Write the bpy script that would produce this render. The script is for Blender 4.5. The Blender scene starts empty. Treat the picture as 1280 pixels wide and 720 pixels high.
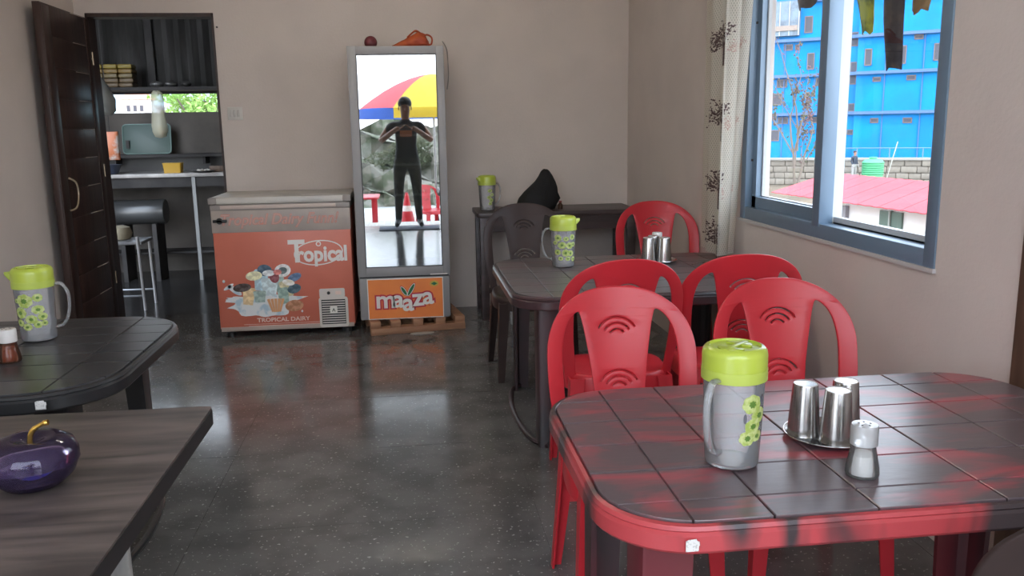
import bpy, bmesh, math, random
from mathutils import Vector, Matrix
random.seed(7)
R_ = math.radians
SC = bpy.context.scene
COL = SC.collection

# ------------------------------------------------------------------ camera
def make_camera():
    f, H = 1060.0, 1.42
    yaw, pitch, roll = R_(6.85), R_(10.83), R_(-0.95)
    fw = Vector((math.sin(yaw)*math.cos(pitch), math.cos(yaw)*math.cos(pitch), -math.sin(pitch)))
    r0 = Vector((math.cos(yaw), -math.sin(yaw), 0)); u0 = r0.cross(fw)
    r = r0*math.cos(roll) + u0*math.sin(roll); u = -r0*math.sin(roll) + u0*math.cos(roll)
    cd = bpy.data.cameras.new('camera'); co = bpy.data.objects.new('camera', cd); COL.objects.link(co)
    m = Matrix((r, u, -fw)).transposed().to_4x4(); m.translation = (0, 0, H)
    co.matrix_world = m
    cd.sensor_width = 36.0; cd.lens = f/1280*36.0; cd.clip_start = .02; cd.clip_end = 1000
    SC.camera = co
make_camera()

# ------------------------------------------------------------------ sky, sun, exposure
w = bpy.data.worlds.new('sky'); SC.world = w; w.use_nodes = True
nt = w.node_tree; nt.nodes.clear()
wo = nt.nodes.new('ShaderNodeOutputWorld'); bg = nt.nodes.new('ShaderNodeBackground')
tc = nt.nodes.new('ShaderNodeTexCoord'); sx = nt.nodes.new('ShaderNodeSeparateXYZ'); rp = nt.nodes.new('ShaderNodeValToRGB')
nt.links.new(tc.outputs['Generated'], sx.inputs[0]); nt.links.new(sx.outputs['Z'], rp.inputs[0])
rp.color_ramp.elements[0].color = (.86, .92, 1, 1); rp.color_ramp.elements[1].color = (.62, .78, 1, 1)
nt.links.new(rp.outputs[0], bg.inputs[0]); bg.inputs[1].default_value = 3.0
nt.links.new(bg.outputs[0], wo.inputs[0])
sl = bpy.data.lights.new('sun', 'SUN'); sl.energy = 1.6; sl.angle = R_(6); sl.color = (1, .95, .88)
so = bpy.data.objects.new('sun', sl); COL.objects.link(so); so.rotation_euler = (R_(33), R_(14), 0); so.location = (0, -10, 12)
vs = SC.view_settings
vs.view_transform = 'Standard'; vs.look = 'None'; vs.gamma = 1; vs.use_curve_mapping = False; vs.exposure = 1.25
SC.cycles.max_bounces = 8; SC.cycles.diffuse_bounces = 5; SC.cycles.glossy_bounces = 5
SC.cycles.transparent_max_bounces = 24; SC.cycles.use_denoising = True; SC.cycles.caustics_reflective = False; SC.cycles.caustics_refractive = False

# ------------------------------------------------------------------ materials
MATS = {}
def lin(c):
    return tuple(((x/255)/12.92 if x/255 <= .04045 else ((x/255+.055)/1.055)**2.4) for x in c)
def mat(name, c, rough=.5, metal=0, c2=None, scale=8, stretch=(1, 1, 1), detail=4, lo=.4, hi=.6, bump=0, bscale=None, spec=.5,
        coat=0, emit=None, distort=0, trans=0, tint=None, wave=None, speck=None, translucent=0, coord='Object'):
    """Principled material; c2 mixes a second colour by noise, trans mixes in clear transparency."""
    if name in MATS: return MATS[name]
    m = bpy.data.materials.new(name); m.use_nodes = True
    t = m.node_tree; p = t.nodes['Principled BSDF']; out = t.nodes['Material Output']
    c = tuple(c)+(1,)
    p.inputs['Base Color'].default_value = c; p.inputs['Roughness'].default_value = rough; p.inputs['Metallic'].default_value = metal
    p.inputs['Specular IOR Level'].default_value = spec; p.inputs['Coat Weight'].default_value = coat
    if emit: p.inputs['Emission Color'].default_value = tuple(emit[0])+(1,); p.inputs['Emission Strength'].default_value = emit[1]
    tcn = t.nodes.new('ShaderNodeTexCoord'); mp = t.nodes.new('ShaderNodeMapping'); mp.inputs['Scale'].default_value = stretch
    t.links.new(tcn.outputs[coord], mp.inputs[0])
    src = None
    if c2 is not None:
        n = t.nodes.new('ShaderNodeTexNoise'); n.inputs['Scale'].default_value = scale; n.inputs['Detail'].default_value = detail
        n.inputs['Distortion'].default_value = distort
        t.links.new(mp.outputs[0], n.inputs['Vector'])
        r = t.nodes.new('ShaderNodeValToRGB'); r.color_ramp.elements[0].position = lo; r.color_ramp.elements[1].position = hi
        r.color_ramp.elements[0].color = c; r.color_ramp.elements[1].color = tuple(c2)+(1,)
        t.links.new(n.outputs['Fac'], r.inputs[0]); src = r.outputs[0]
    if speck:
        v = t.nodes.new('ShaderNodeTexNoise'); v.inputs['Scale'].default_value = speck[0]; v.inputs['Detail'].default_value = 2
        t.links.new(tcn.outputs[coord], v.inputs['Vector'])
        r2 = t.nodes.new('ShaderNodeValToRGB'); r2.color_ramp.elements[0].position = speck[2]; r2.color_ramp.elements[1].position = speck[2]+.05
        r2.color_ramp.elements[0].color = (0, 0, 0, 1); r2.color_ramp.elements[1].color = (1, 1, 1, 1)
        mx = t.nodes.new('ShaderNodeMix'); mx.data_type = 'RGBA'
        t.links.new(v.outputs['Fac'], r2.inputs[0]); t.links.new(r2.outputs[0], mx.inputs['Factor'])
        if src: t.links.new(src, mx.inputs['A'])
        else: mx.inputs['A'].default_value = c
        mx.inputs['B'].default_value = tuple(speck[1])+(1,); src = mx.outputs['Result']
    if src: t.links.new(src, p.inputs['Base Color'])
    if bump:
        nb = t.nodes.new('ShaderNodeTexNoise'); nb.inputs['Scale'].default_value = bscale or scale*3; nb.inputs['Detail'].default_value = 5
        t.links.new(mp.outputs[0], nb.inputs['Vector'])
        b = t.nodes.new('ShaderNodeBump'); b.inputs['Strength'].default_value = bump; b.inputs['Distance'].default_value = .01
        t.links.new(nb.outputs['Fac'], b.inputs['Height']); t.links.new(b.outputs[0], p.inputs['Normal'])
    last = p.outputs[0]
    if translucent:
        tl = t.nodes.new('ShaderNodeBsdfTranslucent'); tl.inputs[0].default_value = c
        if src: t.links.new(src, tl.inputs[0])
        ms = t.nodes.new('ShaderNodeMixShader'); ms.inputs[0].default_value = translucent
        t.links.new(last, ms.inputs[1]); t.links.new(tl.outputs[0], ms.inputs[2]); last = ms.outputs[0]
    if trans:
        tr = t.nodes.new('ShaderNodeBsdfTransparent'); tr.inputs[0].default_value = tuple(tint or (1, 1, 1))+(1,)
        ms = t.nodes.new('ShaderNodeMixShader'); ms.inputs[0].default_value = trans
        t.links.new(last, ms.inputs[1]); t.links.new(tr.outputs[0], ms.inputs[2]); last = ms.outputs[0]
    t.links.new(last, out.inputs[0])
    MATS[name] = m
    return m
def pane(name, refl, tint=(1, 1, 1), gcol=(1, 1, 1), rough=0.0):
    """thin glass: clear transparency mixed with a mirror share."""
    if name in MATS: return MATS[name]
    m = bpy.data.materials.new(name); m.use_nodes = True; t = m.node_tree; t.nodes.remove(t.nodes['Principled BSDF'])
    out = t.nodes['Material Output']
    tr = t.nodes.new('ShaderNodeBsdfTransparent'); tr.inputs[0].default_value = tint+(1,)
    g = t.nodes.new('ShaderNodeBsdfGlossy'); g.inputs['Roughness'].default_value = rough; g.inputs[0].default_value = gcol+(1,)
    ms = t.nodes.new('ShaderNodeMixShader'); ms.inputs[0].default_value = refl
    t.links.new(tr.outputs[0], ms.inputs[1]); t.links.new(g.outputs[0], ms.inputs[2]); t.links.new(ms.outputs[0], out.inputs[0])
    MATS[name] = m
    return m

# ------------------------------------------------------------------ mesh helpers
class MB:
    def __init__(s): s.v = []; s.f = []
    def add(s, vs, fs):
        o = len(s.v); s.v += [tuple(x) for x in vs]; s.f += [tuple(i+o for i in q) for q in fs]; return s
    def box(s, x0, x1, y0, y1, z0, z1):
        return s.add([(x, y, z) for x in (x0, x1) for y in (y0, y1) for z in (z0, z1)],
                     [(0, 1, 3, 2), (4, 6, 7, 5), (0, 4, 5, 1), (2, 3, 7, 6), (0, 2, 6, 4), (1, 5, 7, 3)])
    def loft(s, loops, caps=True, closed=True):
        n = len(loops[0]); vs = [p for l in loops for p in l]; fs = []
        for k in range(len(loops)-1):
            for i in range(n if closed else n-1):
                j = (i+1) % n
                fs.append((k*n+i, k*n+j, (k+1)*n+j, (k+1)*n+i))
        if caps: fs.append(tuple(reversed(range(n)))); fs.append(tuple((len(loops)-1)*n+i for i in range(n)))
        return s.add(vs, fs)
    def prism(s, poly, z0, z1):
        return s.loft([[(x, y, z0) for x, y in poly], [(x, y, z1) for x, y in poly]])
    def lathe(s, prof, seg=28, c=(0, 0, 0), sx=1, sy=1, caps=True):
        loops = [[(c[0]+r*sx*math.cos(2*math.pi*i/seg), c[1]+r*sy*math.sin(2*math.pi*i/seg), c[2]+z) for i in range(seg)] for r, z in prof]
        return s.loft(loops, caps)
    def tube(s, pts, r, seg=8, caps=True, flat=1.0, closed=False):
        pts = [Vector(p) for p in pts]; n = len(pts); loops = []
        rr = r if isinstance(r, (list, tuple)) else [r]*n
        ref = None
        for i, p in enumerate(pts):
            if closed: d = pts[(i+1) % n]-pts[i-1]
            else: d = pts[min(i+1, n-1)]-pts[max(i-1, 0)]
            d.normalize()
            if ref is None:
                ref = Vector((0, 0, 1)) if abs(d.z) < .9 else Vector((0, 1, 0))
            a = d.cross(ref)
            if a.length < 1e-4: a = d.orthogonal()
            a.normalize(); b = a.cross(d).normalized(); ref = b
            loops.append([tuple(p+a*rr[i]*math.cos(2*math.pi*k/seg)+b*rr[i]*flat*math.sin(2*math.pi*k/seg)) for k in range(seg)])
        if closed: loops.append(loops[0]); caps = False
        return s.loft(loops, caps)
    def ball(s, c, r, seg=14, rings=8, sz=1, sx=1, sy=1):
        prof = [(max(1e-4, r*math.sin(math.pi*k/rings)), -r*sz*math.cos(math.pi*k/rings)) for k in range(rings+1)]
        return s.lathe(prof, seg, c, sx, sy)
    def map(s, fn): s.v = [tuple(fn(*p)) for p in s.v]; return s
    def build(s, name, m, parent=None, loc=None, rot=None, bevel=0, smooth=True, ang=38, bseg=2):
        me = bpy.data.meshes.new(name); me.from_pydata(s.v, [], s.f)
        bm = bmesh.new(); bm.from_mesh(me)
        bmesh.ops.recalc_face_normals(bm, faces=bm.faces)
        if bevel:
            es = [e for e in bm.edges if len(e.link_faces) == 2 and e.calc_face_angle(0) > R_(35)]
            bmesh.ops.bevel(bm, geom=es, offset=bevel, segments=bseg, affect='EDGES', profile=.5)
        bm.to_mesh(me); bm.free()
        return obj(name, me, m, parent, loc, rot, smooth, ang)
def obj(name, me, m, parent=None, loc=None, rot=None, smooth=True, ang=38):
    if smooth:
        me.shade_smooth(); me.set_sharp_from_angle(angle=R_(ang))
    if m is not None and not me.materials: me.materials.append(m)
    o = bpy.data.objects.new(name, me); COL.objects.link(o)
    if parent: o.parent = parent
    if loc: o.location = loc
    if rot: o.rotation_euler = rot
    return o
def tag(o, label, cat=None, group=None, kind=None):
    if label: o['label'] = label
    if cat: o['category'] = cat
    if group: o['group'] = group
    if kind: o['kind'] = kind
    return o
def thing(name, label, cat, loc=(0, 0, 0), rz=0, group=None):
    o = bpy.data.objects.new(name, None); COL.objects.link(o); o.empty_display_size = .05
    o.location = loc; o.rotation_euler = (0, 0, rz)
    return tag(o, label, cat, group)
def struct(name, mb, m, parent=None, label=None, **k):
    o = mb.build(name, m, parent, **k)
    if not parent: o['kind'] = 'structure'
    if label: o['label'] = label
    return o
def copy_tree(o, parent=None):
    c = o.copy(); COL.objects.link(c); c.parent = parent
    for ch in [x for x in list(bpy.data.objects) if x.parent == o]: copy_tree(ch, c)
    return c
def bx(*a): return MB().box(*a)
def rrect(w, h, r, n=6, cx=0, cy=0):
    pts = []
    for qx, qy, a0 in ((1, 1, 0), (-1, 1, 90), (-1, -1, 180), (1, -1, 270)):
        for k in range(n+1):
            a = R_(a0+90*k/n); pts.append((cx+qx*(w/2-r)+r*math.cos(a), cy+qy*(h/2-r)+r*math.sin(a)))
    return pts
def spline(pts, n=6, closed=False):
    P = [Vector(p) for p in pts]; out = []; N = len(P)
    for i in range(N if closed else N-1):
        if closed: p0, p1, p2, p3 = P[i-1], P[i], P[(i+1) % N], P[(i+2) % N]
        else: p0, p1, p2, p3 = P[max(i-1, 0)], P[i], P[i+1], P[min(i+2, N-1)]
        for k in range(n):
            t = k/n
            out.append(tuple(.5*((2*p1)+(p2-p0)*t+(2*p0-5*p1+4*p2-p3)*t*t+(3*p1-p0-3*p2+p3)*t**3)))
    if not closed: out.append(tuple(P[-1]))
    return out
def filled(polys, depth, bevel=0.0, sub=None):
    """2D outline with holes -> thick mesh data (lies in XY, thickness in Z)."""
    cu = bpy.data.curves.new('tmp', 'CURVE'); cu.dimensions = '2D'; cu.fill_mode = 'BOTH'; cu.extrude = depth/2; cu.bevel_depth = bevel; cu.bevel_resolution = 1
    for pl in polys:
        sp = cu.splines.new('POLY'); sp.points.add(len(pl)-1); sp.use_cyclic_u = True
        for q, p in zip(sp.points, pl): q.co = (p[0], p[1], 0, 1)
    return curve_mesh(cu, sub)
def curve_mesh(cu, sub=None):
    o = bpy.data.objects.new('tmp', cu); COL.objects.link(o)
    bpy.context.view_layer.update()
    dg = bpy.context.evaluated_depsgraph_get()
    me = bpy.data.meshes.new_from_object(o.evaluated_get(dg))
    bpy.data.objects.remove(o); bpy.data.curves.remove(cu)
    me.materials.clear()
    bm = bmesh.new(); bm.from_mesh(me)
    bmesh.ops.remove_doubles(bm, verts=bm.verts, dist=1e-5)
    if sub:
        bmesh.ops.triangulate(bm, faces=bm.faces)
        for _ in range(6):
            es = [e for e in bm.edges if e.calc_length() > sub]
            if not es: break
            bmesh.ops.subdivide_edges(bm, edges=es, cuts=1)
            bmesh.ops.triangulate(bm, faces=bm.faces)
    bmesh.ops.recalc_face_normals(bm, faces=bm.faces)
    bm.to_mesh(me); bm.free()
    return me
def flat(name, poly, m, parent, loc, rot=(R_(90), 0, 0), depth=.0012, holes=()):
    """a flat print or sticker of real (small) thickness on a front that faces -Y."""
    return obj(name, filled([poly]+list(holes), depth), m, parent, loc, rot, smooth=False)
def text(name, body, size, m, parent, loc, rot=(R_(90), 0, 0), shear=0, offset=0, depth=.0012, align='CENTER', sx=1, space=1):
    cu = bpy.data.curves.new('t', 'FONT'); cu.body = body; cu.size = size; cu.align_x = align; cu.align_y = 'CENTER'
    cu.shear = shear; cu.offset = offset; cu.extrude = depth/2; cu.space_character = space; cu.resolution_u = 3
    me = curve_mesh(cu); me.transform(Matrix.Diagonal((sx, 1, 1, 1)))
    return obj(name, me, m, parent, loc, rot, smooth=False)
def ellipse(a, b, n=32, cx=0, cy=0, tilt=0):
    return [(cx+a*math.cos(t)*math.cos(tilt)-b*math.sin(t)*math.sin(tilt), cy+a*math.cos(t)*math.sin(tilt)+b*math.sin(t)*math.cos(tilt))
            for t in [2*math.pi*k/n for k in range(n)]]
def clip(poly, x0, x1, y0, y1):
    def cut(pl, ax, val, keep):
        o = []
        for i in range(len(pl)):
            a, b = pl[i-1], pl[i]; ia, ib = keep(a[ax], val), keep(b[ax], val)
            if ia != ib:
                t = (val-a[ax])/(b[ax]-a[ax]); o.append((a[0]+(b[0]-a[0])*t, a[1]+(b[1]-a[1])*t))
            if ib: o.append(b)
        return o
    ge = lambda v, q: v >= q
    le = lambda v, q: v <= q
    for ax, val, k in ((0, x0, ge), (0, x1, le), (1, y0, ge), (1, y1, le)):
        poly = cut(poly, ax, val, k)
        if not poly: return []
    return poly

# ------------------------------------------------------------------ the room
M_wall = mat('plaster', (.66, .585, .535), .75, c2=(.62, .55, .505), scale=2.2, bump=.12, bscale=60)
M_ceil = mat('ceiling_paint', (.80, .79, .77), .8)
M_slab = mat('floor_slab', (.105, .102, .099), .14, c2=(.15, .146, .14), scale=5, detail=8, speck=(70, (.38, .38, .36), .65), bump=.035, bscale=22)
M_joint = mat('floor_joint', (.05, .048, .046), .5)
M_doorwood = mat('dark_door_wood', (.050, .026, .020), .42, c2=(.028, .014, .011), scale=3, stretch=(6, 6, .6), bump=.1)
M_line = mat('door_groove_light', (.55, .48, .42), .5)
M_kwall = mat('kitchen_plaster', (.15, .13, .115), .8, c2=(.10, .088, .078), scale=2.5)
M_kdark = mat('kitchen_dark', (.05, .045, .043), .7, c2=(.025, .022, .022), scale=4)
M_alu = mat('window_blue_grey', (.17, .245, .33), .35, metal=.15, spec=.5)
M_white = mat('window_white', (.50, .52, .53), .35)
M_glass = pane('clear_glass', .045)
M_trimwood = mat('jamb_wood', (.16, .10, .065), .55, c2=(.10, .06, .04), scale=4, stretch=(5, 5, .5))

XL, XR, YB, YF, ZC = -2.32, 1.74, 6.65, -.8, 2.95
DX0, DX1, DZ = -2.245, -1.36, 2.257
fl = struct('floor', bx(XL, XR+.15, YF, YB+.15, -.12, -.004), M_joint, label='dark grey polished stone slab floor')
xs = [-3.286+1.24*i for i in range(5)]; ys = [2.94+.742*j for j in range(-5, 6)]
for i, x in enumerate(xs):
    for y in ys:
        a, b, c, d = max(x, XL)+.001, min(x+1.24, XR)-.001, max(y, YF)+.001, min(y+.742, YB)-.001
        if b-a > .05 and d-c > .05:
            bx(a, b, c, d, -.03, random.uniform(-.0006, 0)).build('tile', M_slab, fl, smooth=False)
bx(DX0, DX1, YB, YB+.15, -.03, 0).build('tile', M_slab, fl, smooth=False)
T = .15
wb = MB().box(XL-T, DX0, YB, YB+T, 0, ZC).box(DX1, XR+T, YB, YB+T, 0, ZC).box(DX0, DX1, YB, YB+T, DZ, ZC)
struct('wall_back', wb, M_wall, smooth=False)
WY0, WY1, WZ0, WZ1 = 2.607, 4.293, .925, 2.32
wr = MB().box(XR, XR+T, WY1, YB, 0, ZC).box(XR, XR+T, 2.20, WY0, 0, ZC).box(XR, XR+T, WY0, WY1, 0, WZ0).box(XR, XR+T, WY0, WY1, WZ1, ZC)
wr.box(XR, XR+T, YF, 2.02, 0, ZC)
struct('wall_right', wr, M_wall, smooth=False)
struct('wall_left', bx(XL-T, XL, YF-T, YB, 0, ZC), M_wall, smooth=False)
struct('ceiling', bx(XL-T, XR+T, YF-T, YB+T, ZC, ZC+.12), M_ceil, smooth=False)
wf = MB().box(XL, -2.15, YF-T, YF, 0, ZC).box(1.6, XR+T, YF-T, YF, 0, ZC).box(-2.15, 1.6, YF-T, YF, 2.80, ZC)
struct('wall_front', wf, M_wall, smooth=False)
struct('trim_2', bx(XR-.012, XR+.14, 2.02, 2.20, 0, ZC), M_trimwood, label='brown wooden post at the end of the window wall', bevel=.006)
# door frame, leaf
df = MB().box(DX1-.014, DX1+.002, YB-.005, YB+T, 0, DZ).box(DX0-.002, DX0+.014, YB-.005, YB+T, 0, DZ).box(DX0, DX1, YB-.005, YB+T, DZ-.022, DZ+.004)
struct('trim_1', df, M_doorwood, label='thin dark wooden frame around the kitchen doorway', smooth=False)
d1 = bpy.data.objects.new('door_1', None); COL.objects.link(d1); d1['kind'] = 'structure'; d1['label'] = 'dark brown wooden door leaf standing open against the left wall'
d1.location = (-2.225, YB-.008, 0); d1.rotation_euler = (0, 0, R_(1.0))
LW = .87
bx(-.045, 0, -LW, 0, .012, 2.222).build('leaf', M_doorwood, d1, bevel=.003)
bx(-.002, .006, -LW+.004, -LW+.13, .02, 2.21).build('stile', M_doorwood, d1, bevel=.002)
bx(-.002, .006, -.10, -.004, .02, 2.21).build('stile', M_doorwood, d1, bevel=.002)
for k in range(11):
    z = .10+k*.193
    bx(-.002, .004, -LW+.135, -.105, z, z+.183).build('panel', M_doorwood, d1, bevel=.003)
    bx(-.001, .0055, -.36, -.115, z+.184, z+.187).build('groove_inlay', M_line, d1, smooth=False)
h = MB().tube(spline([(.008, -LW+.10, .92), (.045, -LW+.12, .94), (.05, -LW+.16, 1.02), (.045, -LW+.15, 1.10), (.008, -LW+.13, 1.13)], 5), .007)
h.build('door_handle', mat('door_handle_metal', (.35, .28, .2), .3, metal=.8), d1)
for z in (.3, 1.1, 1.9):
    MB().lathe([(.007, 0), (.007, .09)], 10, (.006, -.004, z)).build('hinge', MATS['door_handle_metal'], d1)

# ------------------------------------------------------------------ window in the right wall
wn = bpy.data.objects.new('window_1', None); COL.objects.link(wn); wn['kind'] = 'structure'; wn['label'] = 'blue grey aluminium sliding window with two clear panes'
FX0, FX1 = XR-.006, XR+.10
bx(FX0, FX1, WY0, WY0+.062, WZ0, WZ1).build('frame_jamb', M_alu, wn, bevel=.003)
bx(FX0, FX1, WY1-.062, WY1, WZ0, WZ1).build('frame_jamb', M_alu, wn, bevel=.003)
bx(FX0+.001, FX1-.001, WY0+.0615, WY1-.0615, WZ0, WZ0+.062).build('frame_sill', M_alu, wn, bevel=.003)
bx(FX0+.001, FX1-.001, WY0+.0615, WY1-.0615, WZ1-.062, WZ1).build('frame_head', M_alu, wn, bevel=.003)
bx(FX0-.002, XR+.055, 3.420, 3.485, WZ0+.05, WZ1-.05).build('mullion', M_alu, wn, bevel=.003)
def sash(name, y0, y1, x0, m, rail, st0, st1):
    z0, z1 = WZ0+.062, WZ1-.062
    g = MB().box(x0, x0+.028, y0, y0+st0, z0, z1).box(x0, x0+.028, y1-st1, y1, z0, z1).box(x0, x0+.028, y0, y1, z0, z0+rail).box(x0, x0+.028, y0, y1, z1-rail, z1)
    o = g.build(name, m, wn, smooth=False)
    bx(x0+.012, x0+.016, y0+st0, y1-st1, z0+rail, z1-rail).build('pane', M_glass, o, smooth=False)
    return o
s1 = sash('sash', 3.46, WY1-.062, XR+.03, M_alu, .055, .04, .05)
bx(XR+.058, XR+.075, WY1-.125, WY1-.062, WZ0+.062, WZ1-.06).build('gasket', M_white, s1, smooth=False)
bx(XR+.058, XR+.085, 3.46, WY1-.06, WZ0+.10, WZ0+.122).build('gasket', M_white, s1, smooth=False)
s2 = sash('sash', WY0+.062, 3.475, XR+.062, M_white, .028, .03, .045)
for k, (y0, y1) in enumerate(((3.425, 3.435), (3.442, 3.452), (3.459, 3.469))):
    bx(XR+.055, XR+.098, y0, y1, WZ0+.062, WZ1-.06).build('track', M_white, wn, smooth=False)
bx(XR+.062, XR+.125, WY0+.05, WY1-.06, WZ0+.04, WZ0+.068).build('track', M_white, wn, smooth=False)
bx(XR-.012, XR+.002, WY0-.005, WY1+.02, WZ0-.014, WZ0+.001).build('sealant_line', mat('sealant', (.55, .53, .52), .6), wn, smooth=False)
for z in (1.22, 1.9):
    bx(XR+.02, XR+.03, WY1-.066, WY1-.060, z, z+.012).build('screw', M_kdark, wn, smooth=False)
bx(XR+T-.02, XR+T+.06, WY0-.05, WY1+.05, WZ0-.05, WZ0+.0).build('outer_ledge', M_wall, wn, smooth=False)

# ------------------------------------------------------------------ switch plate
sp = thing('switch_plate', 'white wall switch plate with three switches beside the kitchen doorway', 'switch', (-1.255, YB, 1.543))
M_sw = mat('switch_plastic', (.62, .60, .56), .4)
bx(-.054, .054, -.010, 0, -.047, .047).build('plate', M_sw, sp, bevel=.004)
for k in range(3):
    bx(-.038+k*.026, -.016+k*.026, -.015, -.009, -.026, .026).build('switch', mat('switch_rocker', (.52, .50, .47), .4), sp, bevel=.002)

nl = MB().lathe([(.004, 0), (.004, .02), (.007, .021), (.003, .024)], 8).map(lambda x, y, z: (x, -z, y)).build('wall_nail', M_kdark, None, (-1.335, YB+.001, 2.16)); tag(nl, 'small dark nail in the wall beside the doorway', 'nail')
# ------------------------------------------------------------------ kitchen shell
KX0, KX1, KY0, KY1 = -3.7, -.95, YB+T, 9.05
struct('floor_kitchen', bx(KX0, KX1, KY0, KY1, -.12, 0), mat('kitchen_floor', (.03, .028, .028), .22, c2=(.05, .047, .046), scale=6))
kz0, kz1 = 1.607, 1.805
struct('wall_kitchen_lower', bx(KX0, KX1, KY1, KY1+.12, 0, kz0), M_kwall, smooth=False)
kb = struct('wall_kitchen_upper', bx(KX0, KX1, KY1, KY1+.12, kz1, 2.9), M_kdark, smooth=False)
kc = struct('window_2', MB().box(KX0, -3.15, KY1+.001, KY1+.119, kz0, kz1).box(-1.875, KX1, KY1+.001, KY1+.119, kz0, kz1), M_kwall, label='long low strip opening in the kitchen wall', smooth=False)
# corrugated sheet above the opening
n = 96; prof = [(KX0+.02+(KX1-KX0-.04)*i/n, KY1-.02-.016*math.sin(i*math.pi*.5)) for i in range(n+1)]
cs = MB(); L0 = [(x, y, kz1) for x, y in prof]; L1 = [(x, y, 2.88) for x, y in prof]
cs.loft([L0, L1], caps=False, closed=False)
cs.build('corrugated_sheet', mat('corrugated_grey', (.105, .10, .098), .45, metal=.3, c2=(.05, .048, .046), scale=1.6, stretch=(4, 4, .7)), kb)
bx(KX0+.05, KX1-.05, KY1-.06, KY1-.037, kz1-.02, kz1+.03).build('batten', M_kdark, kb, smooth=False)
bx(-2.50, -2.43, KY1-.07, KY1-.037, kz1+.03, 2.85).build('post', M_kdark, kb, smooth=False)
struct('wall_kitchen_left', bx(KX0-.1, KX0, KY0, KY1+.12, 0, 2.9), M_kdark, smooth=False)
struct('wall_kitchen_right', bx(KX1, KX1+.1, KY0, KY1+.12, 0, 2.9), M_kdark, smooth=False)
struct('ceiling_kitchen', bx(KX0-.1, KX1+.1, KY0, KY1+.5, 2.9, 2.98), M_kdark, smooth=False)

# ------------------------------------------------------------------ added fill lamp on the unseen ceiling, brightens the back of the room
tl_ = thing('added_fill_lamp', 'added fill lamp shaped as a long ceiling tube, out of view', 'lamp', (-.25, 4.2, ZC))
bx(-.65, .65, -.035, .035, -.045, 0).build('housing', M_white, tl_, bevel=.004)
MB().tube([(-.6, 0, -.062), (.6, 0, -.062)], .014, 12).build('tube', mat('fill_glow', (1, .95, .85), .5, emit=((1, .90, .76), 38)), tl_)
for x in (-.61, .61): bx(x-.012, x+.012, -.018, .018, -.082, -.044).build('holder', M_white, tl_, bevel=.002)

# ------------------------------------------------------------------ moulded plastic chairs
M_red = mat('red_plastic', (.60, .028, .040), .36, c2=(.53, .025, .036), scale=3, spec=.5)
M_brown = mat('brown_plastic', (.050, .034, .031), .34, c2=(.036, .024, .022), scale=3, spec=.14)
def back_mesh():
    H = .435
    out = []
    for k in range(41):
        t = math.pi*k/40; c, s = math.cos(t), math.sin(t)
        out.append((.252*math.copysign(abs(c)**.86, c), .245+.19*abs(s)**.86))
    out += spline([(-.252, .245), (-.248, .15), (-.228, .04), (-.215, -.03)], 6)[1:]
    out += spline([(.215, -.03), (.228, .04), (.248, .15), (.252, .245)], 6)[:-1]
    ring = [(.136, .374), (.168, .355), (.191, .315), (.202, .25), (.200, .15), (.190, .06), (.180, .012), (.13, .004), (.088, .012), (.084, .09), (.090, .18), (.106, .28), (.122, .352)]
    hol = [spline(ring, 4, True), spline([(-x, y) for x, y in reversed(ring)], 4, True)]
    def arc(cx, cy, r, th, a0, a1):
        n = 10
        return [(cx+(r+th)*math.cos(R_(a0+(a1-a0)*k/n)), cy+(r+th)*.8*math.sin(R_(a0+(a1-a0)*k/n))) for k in range(n+1)] + \
               [(cx+r*math.cos(R_(a1+(a0-a1)*k/n)), cy+r*.8*math.sin(R_(a1+(a0-a1)*k/n))) for k in range(n+1)]
    for cy in (.292, .140):
        for r in (.022, .044, .066): hol.append(arc(0, cy, r, .0125, 26, 154))
    me = filled([out]+hol, .005, .003, sub=.035)
    def bend(u, v, t):
        # wraps forward at the sides, leans back, rims curl slightly
        y = .19 + .235*v + .10*max(0, v-.25)*v - 1.25*u*u*(1-.25*v/.435)
        return (u, y+t*1.1, .42+v)
    for p in me.vertices: p.co = bend(*p.co)
    return me
def seat_mb():
    mb = MB(); n = 44
    def ring(s, z):
        pts = []
        for k in range(n):
            a = 2*math.pi*k/n; c, q = math.cos(a), math.sin(a)
            x = math.copysign(abs(c)**.62, c); y = math.copysign(abs(q)**.62, q)
            w = .232-.018*y
            dz = -.012*max(0, -y)**2*s*s + .006*max(0, y)*s
            pts.append((x*w*s, y*.215*s, z+dz))
        return pts
    mb.loft([ring(.02, .418), ring(.35, .418), ring(.62, .421), ring(.82, .428), ring(.94, .432), ring(.985, .428), ring(1.0, .417), ring(1.005, .372), ring(.985, .372), ring(.97, .412), ring(.5, .408), ring(.02, .408)])
    return mb
def leg_mb(sx, front):
    """L-section leg with the corner outwards, splaying to the floor."""
    if front: top, bot, z1 = (sx*.218, -.192), (sx*.236, -.215), .40
    else: top, bot, z1 = (sx*.212, .195), (sx*.235, .262), .425
    sy = -1 if front else 1
    loops = []
    for t in (0, .35, .7, 1.0):
        x = top[0]+(bot[0]-top[0])*t; y = top[1]+(bot[1]-top[1])*(t**1.3); z = z1*(1-t)
        a = .060*(1-t)+.036*t; b = .055*(1-t)+.034*t; th = .007
        q = [(0, 0), (-sx*a, 0), (-sx*a, -sy*th), (-sx*th, -sy*th), (-sx*th, -sy*b), (0, -sy*b)]
        loops.append([(x+i, y+j, z) for i, j in q])
    return MB().loft(loops)
CH_BACK = back_mesh()
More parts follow.
